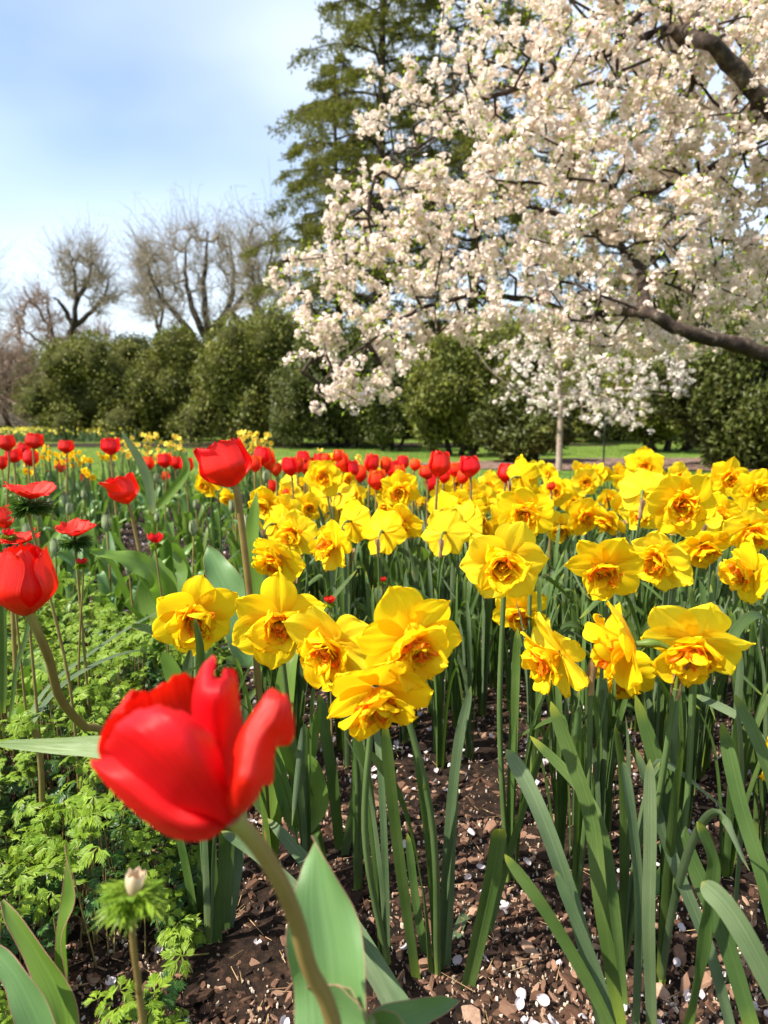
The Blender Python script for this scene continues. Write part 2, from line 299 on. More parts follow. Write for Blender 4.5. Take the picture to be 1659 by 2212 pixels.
tag(blob_sheet(5.0, 10.0, 4.4, 1.5, 0.012, 1).build('mulch_bed', M['mulch']), kind='structure')
tag(blob_sheet(-2.2, 17.6, 7.5, 1.9, 0.012, 2).build('shrub_border', M['soil']), kind='structure')

# bark chips, grit and straw on the bed
def chips(n, x0, x1, y0, y1, s0, s1, mat, name, flat=0.16, lift=0.0, p=1.6):
    y = y0 + (y1 - y0) * rng.random(n) ** p; x = rng.uniform(-.64, .64, n) * (y + .22)
    kp = (fbm(x, y, 21, 3, 14) + rng.normal(0, .35, n)) > -.38; x, y = x[kp], y[kp]; n = len(x)
    z = soil_z(x, y) + lift; sz = rng.uniform(0, 1, n) ** 3.0 * (s1 - s0) + s0
    k = 6; a = np.linspace(0, 2 * math.pi, k, endpoint=False)
    ca = np.stack([np.cos(a), np.sin(a)], -1)[None] * rng.uniform(0.55, 1.15, (n, k, 1)) * sz[:, None, None] * 0.5; ca[..., 1] *= rng.uniform(.25, .75, (n, 1))
    th = sz * flat * rng.uniform(.5, 1.4, n) * 0.5
    top = np.concatenate([ca * 0.85, np.broadcast_to(th[:, None, None], (n, k, 1)) * rng.uniform(.6, 1.3, (n, k, 1))], -1)
    bot = np.concatenate([ca, -np.broadcast_to(th[:, None, None], (n, k, 1))], -1)
    V = np.concatenate([top, bot, np.stack([np.zeros(n), np.zeros(n), th * 1.2], -1)[:, None]], 1)
    yaw = rng.uniform(0, 6.28, n); tl = rng.normal(0, 0.35, n); tl2 = rng.normal(0, 0.35, n)
    c, s = np.cos(yaw), np.sin(yaw)
    V[..., 2] += V[..., 0] * tl[:, None] + V[..., 1] * tl2[:, None]
    X = V[..., 0] * c[:, None] - V[..., 1] * s[:, None]; Y = V[..., 0] * s[:, None] + V[..., 1] * c[:, None]
    V = np.stack([X + x[:, None], Y + y[:, None], V[..., 2] + z[:, None] + 0.3 * th[:, None]], -1)
    i = np.arange(k); j = (i + 1) % k
    q = np.stack([i + k, j + k, j, i], 1); t = np.stack([i, j, np.full(k, 2 * k)], 1); o = (np.arange(n) * (2 * k + 1))[:, None, None]
    m = MB(); m.add(V, (q[None] + o).reshape(-1, 4)); m.f[3].append((t[None] + o).reshape(-1, 3)); m.m[3].append(np.zeros(n * k, int))
    return m.build(name, mat, smooth=False)
tag(chips(95000, -1.7, 2.2, 0.5, 4.2, 0.0016, 0.025, M['chip'], 'bark_mulch'), 'brown bark chips scattered over the dark soil', 'mulch', kind='stuff')
tag(chips(24000, -1.7, 2.2, 0.5, 3.4, 0.0018, 0.006, M['grit'], 'soil_grit', 0.8, 0.002), 'tiny pale grit mixed into the soil', 'grit', kind='stuff')
tag(chips(1500, -1, 1, .55, 2.6, .012, .05, M['chip'], 'bark_piece', .14, .003), 'larger flat pieces of bark lying on the finer mulch', 'mulch', kind='stuff')
m_ = MB(); n = 1800; y = rng.uniform(.55, 2.2, n); x = rng.uniform(-1.2, 1.4, n) * (0.4 + y / 2.2 * .6); A = np.stack([x, y, soil_z(x, y) + rng.uniform(.001, .008, n)], 1)
B = A + np.concatenate([rng.normal(0, .014, (n, 2)), rng.normal(0, .003, (n, 1))], 1); segs(m_, A, B, np.full(n, .0005), np.full(n, .0003), 4)
tag(m_.build('straw_litter', M['straw']), 'thin dry straw and needles lying on soil', 'litter', kind='stuff')

# fallen cherry petals
protos = []
for k in range(5):
    r = np.random.default_rng(k + 50); u, v = np.meshgrid(np.linspace(-1, 1, 7), np.linspace(0, 1, 8)); wd = np.sin(np.pi * np.clip(v, 0.02, 1) ** 0.75 * 0.93) ** 0.6
    Xp = u * wd * 0.0048; Yp = (v - .5) * 0.0115 - 0.0016 * (v > .9) * (np.abs(u) < .3)
    Z = 0.0022 * u ** 2 * r.uniform(.4, 1.6) + 0.0035 * (v - .5) ** 2 * r.uniform(-1, 2.5) + 0.0006 * np.sin(5 * u + r.uniform(0, 6))
    mm = MB(); mm.grid(np.stack([Xp, Yp, Z], -1)); protos.append(mm)
def fallen_spot():
    while True:
        y = 0.62 + 2.6 * random.random() ** 1.7; x = random.uniform(-0.66, 0.66) * (y + 0.15)
        if x < -0.16 * y - .06 and random.random() < 0.75: continue
        return x, y
pobj = []
for k in range(300):
    x, y = fallen_spot()
    if k < 5: o = protos[k].build('fallen_petal', M['fallen'])
    else: o = pobj[k % 5].copy(); COL.objects.link(o)
    pobj.append(o); o.location = (x, y, float(soil_z(np.array(x), np.array(y))) + 0.0075); s = random.uniform(.75, 1.25); o.scale = (s, s, s)
    o.rotation_euler = (random.gauss(0, .35) + (math.pi if random.random() < .3 else 0), random.gauss(0, .35), random.uniform(0, 6.28))
    tag(o, 'small pale pinkish white cherry petal fallen on the brown mulch', 'petal', 'cherry petals fallen on the soil')
m_ = MB(); n = 5200; y = 1.1 + 3.0 * rng.random(n) ** .9; x = rng.uniform(-.66, .66, n) * (y + .15); cards(m_, np.stack([x, y, soil_z(x, y) + .009], 1), np.full(n, .012), .8)
tag(m_.build('petal_litter', M['fallen']), 'pale cherry petals strewn thickly over farther soil', 'petals', kind='stuff')

# grass blades
n = 60000; y = 3.6 + 13 * rng.random(n) ** 1.5; x = rng.uniform(-.62, .62, n) * (y + .5); keep = (y > bed_edge(x) + .05) & (((x - 4.3) / 4.8) ** 2 + ((y - 10) / 1.8) ** 2 > 1)
x, y = x[keep], y[keep]; n = len(x); h = rng.uniform(.03, .07, n); a = rng.uniform(0, 6.28, n); wv = np.stack([np.cos(a), np.sin(a), a * 0], 1) * rng.uniform(.002, .004, (n, 1))
b = np.stack([x, y, x * 0], 1); tip = b + np.stack([rng.normal(0, .02, n), rng.normal(0, .02, n), h], 1)
m_ = MB(); m_.add(np.stack([b - wv, b + wv, tip], 1), np.arange(3 * n).reshape(n, 3)); tag(m_.build('grass', M['blade']), 'short mown green grass of the lawn', 'grass', kind='stuff')

# ------------------------------------------------------------------ petals and blooms
def frame(axis, roll=0.0):
    z = unit(axis); ref = np.array([0, 0, 1.]) if abs(z[2]) < .95 else np.array([0, 1., 0]); x = unit(np.cross(ref, z)); y = np.cross(z, x)
    c, s = math.cos(roll), math.sin(roll); return np.stack([x * c + y * s, -x * s + y * c, z], 1)
def facing(yaw, pitch): yaw, pitch = R(yaw), R(pitch); return np.array([math.sin(yaw) * math.cos(pitch), -math.cos(yaw) * math.cos(pitch), math.sin(pitch)])
def petal(L, W, phi, th0, th1, r0=0.002, z0=0.0, cup=0.15, ruf=0.04, pw=0.8, n=11, m=9, fr=0.0, twist=0.0, notch=0.0, r=rng, point=0.0):
    u = 1 - (1 - np.linspace(0, 1, n)) ** 1.45; v = np.linspace(-1, 1, m)
    th = th0 + (th1 - th0) * u ** 1.2; dl = np.diff(u) * L
    yy = r0 + np.concatenate([[0], np.cumsum(np.cos(th[:-1]) * dl)]); zz = z0 + np.concatenate([[0], np.cumsum(np.sin(th[:-1]) * dl)])
    pk = .36 + .22 * pw; wd = W / 2 * (0.22 + 0.78 * np.sin(np.clip(u / pk, 0, 1) * math.pi / 2) ** .9) * np.sqrt(np.clip(1 - np.clip((u - pk) / (1 - pk), 0, 1) ** 2.5, .02, 1)) * (1 - point * np.clip(u - .5, 0, 1))
    ph = r.uniform(0, 6.28, 5); U, V = np.meshgrid(u, v, indexing='ij')
    X = wd[:, None] * V
    off = cup * wd[:, None] * V ** 2 + ruf * W * U ** 1.5 * (np.sin(3.1 * V + ph[0] + 2 * U) + 0.6 * np.sin(6.3 * V + ph[1])) * (0.4 + np.abs(V)) + 0.25 * ruf * W * np.sin(9 * U + ph[4] + 2 * V) + .012 * W * np.sin(11 * V + ph[3]) * (.3 + U)
    off = off - 0.05 * W * np.exp(-(V / .16) ** 2) * np.sin(np.pi * U)
    ln = fr * L * U ** 3 * (np.sin(7 * V + ph[2]) + .6 * np.sin(15 * V + ph[3])) - notch * L * U ** 4 * np.exp(-(V / .18) ** 2) - 0.10 * L * U ** 3 * V ** 2
    Y = yy[:, None] - np.sin(th)[:, None] * off + np.cos(th)[:, None] * ln
    Z = zz[:, None] + np.cos(th)[:, None] * off + np.sin(th)[:, None] * ln
    if twist:
        a = twist * U; X, Z = X * np.cos(a), Z + X * np.sin(a)
    c, s = math.cos(phi), math.sin(phi)
    return np.stack([X * c - Y * s, X * s + Y * c, Z], -1)
def place(g, Mx, c): return g @ Mx.T + c

def daff_bloom(seed, c, axis, D, hi=True):
    r = np.random.default_rng(seed); Mx = frame(axis, r.uniform(0, 1.05)); n, m = (14, 13) if hi else (6, 5)
    out, inn, cor = MB(), MB(), MB(); open_ = r.uniform(-.15, .25)
    def put(mb_, L, W, ph, t0, t1, r0, z0, cup, ruf, pw, fr, tw, **k): mb_.grid(place(petal(D * L, D * W, ph, t0, t1, r0, z0, cup, ruf, pw, n, m, fr, tw, r=r, **k), Mx, c))
    for k in range(6):
        ph = k * math.pi / 3 + r.normal(0, .08)
        put(out, .54 * r.uniform(.90, 1.08), .47 * r.uniform(.9, 1.13), ph, .22 + open_ * .8, open_ * .5 + r.normal(-.06, .22), .003, .0016 * (k % 2), .06 + r.uniform(-.22, .22), .040, 1.0, .016, r.normal(0, .34), point=.15)
    k2 = r.integers(6, 8); o2 = r.uniform(0, 1)
    for k in range(k2):       # second yellow whorl, lifted forward and crumpled
        ph = o2 + k * 2 * math.pi / k2 + r.normal(0, .16)
        put(inn, .45 * r.uniform(.82, 1.15), .37 * r.uniform(.8, 1.15), ph, .1 + 1.0 + r.normal(0, .12), .40 + r.normal(0, .38), .003, .004, .34, .08, .95, .03, r.normal(0, .35), notch=abs(r.normal(0, .06)))
    for k in range(9):        # frilled orange segments between
        ph = k * 2 * math.pi / 9 + r.normal(0, .22)
        put(cor, .325 * r.uniform(.78, 1.16), .19 * r.uniform(.8, 1.25), ph, 1.2 + r.normal(0, .12), .66 + r.normal(0, .28), .002, .005, .3, .14, .98, .07, r.normal(0, .45))
    k3 = r.integers(5, 8)
    for k in range(k3):       # third yellow whorl
        ph = k * 2 * math.pi / k3 + r.normal(0, .3)
        put(inn, .36 * r.uniform(.75, 1.2), .24 * r.uniform(.8, 1.2), ph, 1.3 + r.normal(0, .1), .75 + r.normal(0, .35), .002, .006, .5, .09, .95, .03, r.normal(0, .45), notch=abs(r.normal(0, .08)))
    for k in range(5):
        ph = r.uniform(0, 6.28); put(cor, .28 * r.uniform(.7, 1.2), .14, ph, 1.45, 1.1 + r.normal(0, .3), .0015, .006, .4, .18, .95, .08, r.normal(0, .4))
    for k in range(4):
        ph = r.uniform(0, 6.28); put(inn, .24 * r.uniform(.8, 1.1), .15, ph, 1.5, 1.15 + r.normal(0, .2), .001, .007, .55, .10, .9, .03, r.normal(0, .3))
    return out, inn, cor

def ribbon(mb, P, W, nrm, fold=0.25, n=26, m=5, taper=0.82, wave=0.0, wf=3, ph=0.0, twist=0.0, mat=0, basew=0.8, blunt=False, pw=None):
    """strap leaf along polyline P; nrm = direction the inner face looks; W = full width"""
    C = crom(P, n); T = unit(np.gradient(C, axis=0)); u = np.linspace(0, 1, n); v = np.linspace(-1, 1, m)
    if pw is None:
        wd = W / 2 * np.where(u > taper, np.sqrt(np.clip(1 - ((u - taper) / (1 - taper)) ** 2, 0.004, 1)) ** 1.0, 1.0) * (basew + (1 - basew) * np.clip(u / .35, 0, 1))
        if blunt: wd[-1] = W * .35
    else: wd = W / 2 * (0.22 + 0.78 * np.sin(np.pi * u ** pw) ** .8) * np.clip((1 - u) / .10, 0.02, 1) ** .5
    S_ = unit(np.cross(T, np.asarray(nrm, float)[None])); Nn = np.cross(S_, T)
    a = twist * u[:, None]; S2 = S_ * np.cos(a) + Nn * np.sin(a); N2 = -S_ * np.sin(a) + Nn * np.cos(a)
    g = C[:, None] + S2[:, None] * (wd[:, None] * v[None])[..., None]
    h = fold * wd[:, None] * np.abs(v)[None] ** 1.4
    if wave: h = h + wave * W * (v[None] ** 2) * np.sin(wf * 2 * math.pi * u[:, None] + ph + 1.6 * np.sign(v)[None])
    g = g + N2[:, None] * h[..., None]
    mb.grid(g, mat); return g
def rand_leaf(r, base, h, lean, az, W, droop=0.0, tl=False, bot=None):
    d = np.array([math.cos(az), math.sin(az), 0]); tip = base + d * lean + np.array([0, 0, h])
    p1 = base + d * lean * .15 + np.array([0, 0, h * .4]); p2 = base + d * lean * .48 + np.array([0, 0, h * .78])
    pts = [base, p1, p2, tip]
    if droop: pts[-1] = base + d * lean * .9 + np.array([0, 0, h * .97]); pts.append(base + d * (lean + droop) + np.array([0, 0, h - droop * .9]))
    return pts

# ---- daffodils: (px, py, width, yaw, pitch, label, [distance override])
D = 0.092
DAFFS = [
 (419,1323,158,12,-12,'yellow daffodil left of the group, behind a green leaf tip, above the big red tulip'),
 (603,1338,170,8,-8,'yellow daffodil with split orange cup between the leftmost bloom and the triple cluster'),
 (722,1388,184,-18,-12,'left yellow daffodil of the triple cluster at the centre'),
 (880,1374,208,12,-16,'right yellow daffodil of the triple cluster, with largest outer petals'),
 (812,1482,212,4,-30,'lowest yellow daffodil of the triple cluster, frilly and facing down'),
 (1089,1208,162,-10,-12,'wide open yellow daffodil with orange frilled cup, right of centre, alone on its stem'),
 (1124,1313,112,-10,-30,'crumpled yellow daffodil just below the wide open bloom right of centre'),
 (1309,1220,142,-25,-22,'pale yellow daffodil above the sidelong cluster at the right'),
 (1434,1203,128,-52,-14,'yellow daffodil turned left between two front facing blooms at right'),
 (1514,1173,108,-5,-35,'deep yellow daffodil hanging down below the bright paired blooms at right'),
 (1629,1235,125,-88,-8,'yellow daffodil in profile at right edge, green neck showing'),
 (1212,1411,172,-72,-14,'yellow daffodil in profile facing left, leftmost of the near right cluster'),
 (1372,1392,196,-100,-10,'yellow daffodil seen from its side and back with thick green hooked neck'),
 (1345,1446,140,-25,-35,'yellow daffodil tucked under the hooked one, orange cup facing down'),
 (1500,1378,196,-25,-32,'large wide yellow daffodil, rightmost of the near right cluster'),
 (1748,1672,60,-60,-20,'sliver of yellow daffodil at the right edge low among the leaves', .75),
 (608,1200,118,-28,-32,'yellow daffodil hanging low at left of the middle cluster'),
 (645,1150,98,-25,-10,'yellow daffodil with upright petals in the middle cluster'),
 (727,1180,105,-50,5,'yellow daffodil with raised pale petals, right one of the middle cluster'),
 (580,1084,78,-45,-10,'yellow daffodil just right of the tall red tulip stem'),
 (560,1131,62,-60,-25,'small yellow daffodil facing left below the one beside the red tulip'),
 (700,1032,76,-12,0,'yellow daffodil stacked above another left of centre'),
 (667,1096,62,6,-14,'yellow daffodil with round orange cup, below the stacked pair'),
 (715,1108,58,150,0,'yellow daffodil seen from behind, left of centre'),
 (648,1052,42,0,-10,'small yellow daffodil in front of the far red tulips'),
 (795,1133,66,-75,-5,'small yellow daffodil in profile with green hooked neck, left of centre'),
 (771,1070,58,-40,-12,'yellow daffodil leaning against two green necks near the centre'),
 (867,1056,78,-12,-12,'yellow daffodil with rosette orange cup near the centre'),
 (874,1123,88,-28,-15,'yellow daffodil below the rosette cupped one near the centre'),
 (962,1150,92,165,-10,'yellow daffodil seen from behind with thin hooked stem at the centre'),
 (962,1070,58,-20,-20,'small crumpled yellow daffodil behind the backward facing one'),
 (1019,1060,60,-20,-20,'small crumpled yellow daffodil left of the far red and orange tulip'),
 (1062,1045,52,-40,-10,'small yellow daffodil beside the far red and orange tulip'),
 (1124,1030,78,140,0,'yellow daffodil seen from behind at the top edge, right of centre'),
 (1139,1103,118,-12,-18,'yellow daffodil above the wide open one, facing front'),
 (1212,1133,76,-5,-30,'hanging yellow daffodil at the right side of a front facing one'),
 (1204,1060,60,-30,-5,'far yellow daffodil before the lawn'),
 (1232,1082,56,20,-10,'far yellow daffodil among green necks before the lawn'),
 (1267,1038,58,-15,-5,'yellow daffodil standing against the lawn'),
 (1282,1103,50,-60,-15,'small yellow daffodil facing left below the one against the lawn'),
 (1319,1075,50,-20,-20,'small orange tinted daffodil by a broad leaf tip at right'),
 (1388,1062,100,160,-5,'pale yellow daffodil seen from behind, right of the small sapling'),
 (1391,1010,74,-20,5,'yellow daffodil standing highest, behind the backward facing one'),
 (1469,1086,130,-10,-10,'big yellow daffodil with red orange cup, right of the backward facing one'),
 (1460,1028,56,20,0,'yellow daffodil mostly hidden behind the big red cupped one'),
 (1507,1034,42,30,-5,'smallest yellow daffodil poking above its neighbours at right'),
 (1572,1033,78,-5,-8,'yellow daffodil before the dark evergreen at right'),
 (1535,1048,56,-40,-10,'yellow daffodil at the left of the pair before the dark evergreen'),
 (1626,1060,88,-10,-12,'yellow daffodil by the right edge before the dark evergreen'),
 (1549,1108,82,-20,-30,'yellow daffodil squeezed between the two big blooms at right'),
 (1618,1134,112,-12,-25,'yellow daffodil at the right edge above the profile one'),
 (454,1042,66,-30,-12,'yellow daffodil below left of the tall red tulip'),
 (495,1072,44,-20,-30,'small yellow daffodil under the tall red tulip'),
 (724,1000,46,-20,10,'small yellow daffodil among the far red tulips'),
 (1590,1110,60,10,-10,'yellow daffodil half hidden at the right behind larger ones'),
 (1175,1075,52,-10,-15,'far yellow daffodil above a hanging one'),
 (1100,1062,46,10,-10,'far yellow daffodil just behind a front facing bloom'),
 (905,1090,44,30,-10,'far yellow daffodil half hidden near the centre'),
 (820,1095,40,-10,-10,'far small yellow daffodil among leaves near the centre'),
 (1650,1100,60,-20,-10,'yellow daffodil cut by the right edge'),
]
_r = random.Random(3); _ex = 0
for _try in range(6000):
    if _ex >= 40: break
    px = _r.uniform(570, 1670); py = _r.uniform(1012, 1120) if px > 1100 else _r.uniform(1035, 1150)
    sz = 32 + (py - 1012) * .40 + _r.uniform(0, 10) + (10 if px > 1350 else 0)
    if any(abs(px - t[0]) < .30 * (t[2] + sz) * .62 and abs(py - t[1]) < .30 * (t[2] + sz) * .62 for t in DAFFS if len(t) < 8): continue
    DAFFS.append((px, py, sz, _r.uniform(-80, 60) if _r.random() < .8 else 150, _r.uniform(-40, 10), 'yellow double daffodil crowded among the others in the far part of the clump')); _ex += 1
BASES = {0: (455, 2068), 2: (770, 1960), 3: (945, 2140), 4: (840, 2120), 13: None}
def neck_and_stem(root, base, c, a, seed, thick=.0034, hi=True):
    ah = unit(np.array([a[0], a[1], 0])) if np.hypot(a[0], a[1]) > .15 else np.array([0, 1., 0])
    k = thick / .0034; Sp = c - ah * .040 * k + np.array([0, 0, -.042 * k]); ap = c - ah * .034 * k + np.array([0, 0, -.004]); E = c - a * .010 * k
    mid = base * .45 + Sp * .55 + np.array([rng.normal(0, .006), rng.normal(0, .006), 0]); r = np.random.default_rng(seed)
    pts = crom([base, mid, Sp], 14); m_ = MB(); tube(m_, pts, np.linspace(thick * 1.15, thick * .9, 14), 8); m_.build('stem', M['dstem'], root, base=base)
    nk = crom([Sp, ap * .75 + Sp * .25 + (ap - c) * .12, ap, (ap + E) / 2 + np.array([0, 0, .003 * k]), E, c - a * .001], 14)
    m_ = MB(); tube(m_, nk, np.array([.55, .55, .56, .58, .6, .62, .66, .72, .95, 1.25, 1.25, .95, .85, .9]) * thick * 1.1, 8); m_.build('neck', M['neck'], root, base=base)
    if hi:
        dv = unit(Sp - mid); m_ = MB(); n = 9; q = np.array([Sp - dv * .012 + dv * t * .045 * k + (ap - Sp) * .0 for t in np.linspace(0, 1, n)])
        g = np.zeros((n, 7, 3)); aa = np.linspace(0, math.pi * 1.5, 7) + r.uniform(0, 6)
        ux = unit(np.cross(dv, [0, 1., .1])); uy = np.cross(dv, ux)
        for i in range(n):
            rr = thick * (1.25 + .9 * (i / n) ** 2) * (1 + .25 * np.sin(3 * aa + i)); g[i] = q[i] + (np.cos(aa) * rr)[:, None] * ux + (np.sin(aa) * rr)[:, None] * uy
            g[i] += unit(-ah) * .004 * (i / n) ** 2
        m_.grid(g); m_.build('spathe', M['spathe'], root, base=base)
def daff_leaves(root, base, nl, seed, hmax, single=False, tag_name='leaf', wmul=1.0, spread=.010):
    r = np.random.default_rng(seed); one = MB()
    for k in range(nl):
        az = r.uniform(0, 6.28); b = base + np.array([math.cos(az), math.sin(az), 0]) * r.uniform(.002, spread); b[2] -= .004
        h = hmax * r.uniform(.62, 1.0); lean = h * abs(r.normal(.10, .12)); dr = r.uniform(.03, .09) if r.random() < .22 else 0
        P = rand_leaf(r, b, h, lean, az, 0, dr); nrm = unit(np.array([math.cos(az + r.normal(0, .5)) * -1, math.sin(az + r.normal(0, .5)) * -1, .15]))
        mb_ = one if single else MB()
        ribbon(mb_, P, r.uniform(.0078, .0122) * wmul, nrm, .3, 12 if single else 22, 3 if single else 5, .78, twist=r.normal(0, .6), mat=int(r.random() < .4) if single else 0, basew=.85)
        if not single: mb_.build(tag_name, M['dleaf2'] if r.random() < .4 else M['dleaf'], root, base=base)
    if single: one.build('leaves', [M['dleaf'], M['dleaf2']], root, base=base)
for i, t in enumerate(DAFFS):
    px, py, sz, yaw, pit, lab = t[:6]; d = t[6] if len(t) > 6 else FPX * D / sz * (.985 if sz > 100 else 1)
    c = wp(px, py, d); jt = .25 if i < 19 else 1; a = facing(yaw + rng.normal(0, 9) * jt, pit + rng.normal(0, 7) * jt); near = d < 1.75
    if BASES.get(i): base = gp(*BASES[i])
    else: base = np.array([c[0] + rng.normal(0, .02) - a[0] * .03, d + abs(rng.normal(.03, .02)), 0])
    base[2] = .018; Dr = sz * d / FPX * 1.0 if len(t) <= 6 else .09
    root = thing('daffodil', base, lab, 'daffodil', 'daffodils crowded at the back' if 'crowded among' in lab else None)
    out, inn, cor = daff_bloom(100 + i, c, a, Dr * (1.13 if d < .93 else 1.07), hi=near)
    fo = out.build('flower', M[('yel', 'yel', 'yel2')[i % 3]], root, base=base); cor.build('corona', M['orange'], fo, base=base); inn.build('inner_petals', M['yel_in'], fo, base=base)
    neck_and_stem(root, base, c, a, i, .0036 if d < 1.2 else .003, near)
    daff_leaves(root, base, 4 if near else 5, 900 + i, min(c[2] * .93, .40), single=d > 1.9)

# ---- daffodil plants without bloom filling the clump
lp = []; LAB = 'leafy clump of blue green daffodil leaves without a bloom, packed among the flowering ones'
for k in range(7):
    r_ = thing('daffodil_plant', (0, 0, 0), LAB, 'daffodil', 'daffodil clumps in leaf only'); daff_leaves(r_, np.zeros(3), 7, 2000 + k, .36); lp.append(r_)
fp = []
for k in range(6):
    one = MB(); r = np.random.default_rng(2100 + k)
    r_ = thing('daffodil_plant', (0, 0, 0), LAB, 'daffodil', 'daffodil clumps in leaf only'); daff_leaves(r_, np.zeros(3), 15, 2100 + k, .36, single=True, spread=.045); fp.append(r_)
usedn, usedf = set(), set()
def in_bed(x, y):
    if y < .82: return False
    u = x / (y + .1)
    if u < -.20 + .02 * y: return False
    if y < 1.15: return u > .25
    return True
cnt = 0
spots = []
for _ in range(30000):
    if cnt >= 285: break
    y = .85 + 2.9 * random.random() ** 1.15; x = random.uniform(-.25, .64) * (y + .2)
    if not in_bed(x, y) or y > bed_edge(x) - .12: continue
    md = .050 if y < 1.7 else .105
    if any((x - a) ** 2 + (y - b) ** 2 < md * md for a, b in spots): continue
    if .8 < y < 1.4 and 0.02 < x / y < .23 and random.random() < .2: continue
    spots.append((x, y)); cnt += 1
    pr, us, L_ = (lp, usedn, 7) if y < 1.9 else (fp, usedf, 6); k = random.randrange(L_); sc = random.uniform(.82, 1.08)
    if k not in us: us.add(k); o = pr[k]; o.location = (x, y, .018); o.rotation_euler = (0, 0, random.uniform(0, 6.28)); o.scale = (sc,) * 3
    else: dup(pr[k], (x, y, .018), random.uniform(0, 6.28), sc)
for pr, us in ((lp, usedn), (fp, usedf)):
    for k, o in enumerate(pr):
        if k not in us: o.location = (1.2 + .1 * k, 2.6, .018)

# ---- traced foreground daffodil leaves: groups standing from one bulb
def traced(name, cat, lab, leaves, mats, base_px, group=None):
    base = gp(*base_px); base[2] = .015; root = thing(name, base, lab, cat, group)
    for j, (pts, wpx, dist, mk, kw) in enumerate(leaves):
        n_ = len(pts); d0, d1 = dist; P = [wp(p[0], p[1], d0 + (d1 - d0) * q / (n_ - 1)) for q, p in enumerate(pts)]
        W = wpx * (d0 + d1) / 2 / FPX; m_ = MB(); kw = dict(kw); nr = kw.pop('nrm', (0.25, -1, .35)); mg = kw.pop('margin', False)
        g = ribbon(m_, P, W, nr, n=34, m=7, **kw)
        lf = m_.build('leaf', M[mk], root, base=base)
        if mg:
            m2 = MB()
            for e in (0, -1): tube(m2, g[:, e], .0003, 4)
            m2.build('leaf_margin', M['margin'], lf, base=base)
    return root
K = {}
traced('daffodil_plant', 'daffodil', 'daffodil leaves rising from bare soil at the centre, left of the cut leaf', [
  ([(905,2145),(870,1900),(848,1720),(832,1560)], 30, (.70,.66), 'dleaf', dict(nrm=(-.5,-1,.3))),
  ([(962,2140),(968,1960),(975,1780),(986,1590)], 27, (.71,.75), 'dleaf2', dict(nrm=(.6,-1,.2))),
  ([(930,2120),(900,1960),(880,1800)], 20, (.72,.78), 'dleaf', {})], None, (925, 2150))
traced('daffodil_plant', 'daffodil', 'daffodil bulb shoot with a torn blunt leaf at the centre bottom', [
  ([(1000,2170),(1030,2040),(1060,1900),(1078,1790)], 40, (.68,.70), 'dleaf', dict(blunt=True, taper=.97)),
  ([(1038,2095),(1075,1930),(1130,1740),(1188,1560)], 24, (.74,.86), 'dleaf', dict(nrm=(.7,-1,.2))),
  ([(985,2130),(990,2010),(1030,1960),(1110,1945),(1230,1920),(1330,1885)], 22, (.72,.95), 'dleaf2', dict(nrm=(0,-.6,1)))], None, (1030, 2110))
traced('daffodil_plant', 'daffodil', 'daffodil leaves arching left at bottom right, with a pale tipped long blade', [
  ([(1310,2260),(1255,2020),(1190,1820),(1140,1700),(1093,1618)], 40, (.58,.66), 'dleaf2', dict(fold=.35)),
  ([(1340,2260),(1265,2110),(1175,1960),(1090,1845)], 31, (.56,.60), 'dleaf', dict(nrm=(-.5,-1,.4))),
  ([(1345,2240),(1300,1960),(1280,1780),(1240,1650),(1190,1515)], 36, (.62,.72), 'dleaf', dict(nrm=(-.6,-1,.2))),
  ([(1350,2250),(1330,2000),(1300,1800),(1250,1700),(1145,1590)], 28, (.64,.80), 'dleaf', {}),
  ([(1330,2240),(1290,2100),(1240,1980),(1200,1880)], 24, (.57,.60), 'dleaf2', dict(nrm=(-.2,-1,.4))),
  ([(1370,2260),(1378,1950),(1362,1760),(1345,1640)], 30, (.62,.68), 'dleaf2', dict(nrm=(.5,-1,.2)))], None, (1340, 2160))
traced('daffodil_plant', 'daffodil', 'daffodil leaves at bottom right with a wavy yellow tipped blade', [
  ([(1410,2260),(1402,2000),(1405,1820),(1404,1640)], 30, (.60,.62), 'dleaf2', dict(nrm=(-.7,-1,.1))),
  ([(1475,2260),(1512,2080),(1528,1950),(1538,1860),(1508,1775)], 34, (.55,.57), 'dleaf', dict(wave=.12)),
  ([(1640,2270),(1560,2010),(1470,1800),(1372,1500)], 40, (.60,.76), 'dleaf', dict(nrm=(-.5,-1,.2))),
  ([(1700,2200),(1625,2050),(1570,1960),(1516,1905)], 52, (.46,.50), 'dleaf2', dict(nrm=(-.6,-.7,.6))),
  ([(1590,2270),(1530,2050),(1450,1850),(1372,1615)], 32, (.62,.72), 'dleaf2', dict(nrm=(.3,-1,.2))),
  ([(1700,2120),(1650,1900),(1600,1740),(1560,1560)], 34, (.60,.70), 'dleaf', dict(nrm=(-.5,-1,.2))),
  ([(1560,2200),(1590,1900),(1600,1700),(1590,1500)], 26, (.68,.74), 'dleaf2', dict(nrm=(.8,-1,.1)))], None, (1560, 2190))
traced('daffodil_plant', 'daffodil', 'daffodil shoots at the right edge arching inward over others', [
  ([(1720,2000),(1690,1800),(1650,1640),(1585,1500)], 36, (.62,.70), 'dleaf', {}),
  ([(1750,1800),(1700,1480),(1650,1340),(1600,1350),(1560,1420)], 24, (.8,.72), 'dleaf', dict(nrm=(0,-.6,1))),
  ([(1700,1900),(1660,1640),(1610,1560),(1500,1500)], 22, (.75,.9), 'dleaf2', {})], None, (1690, 2100))
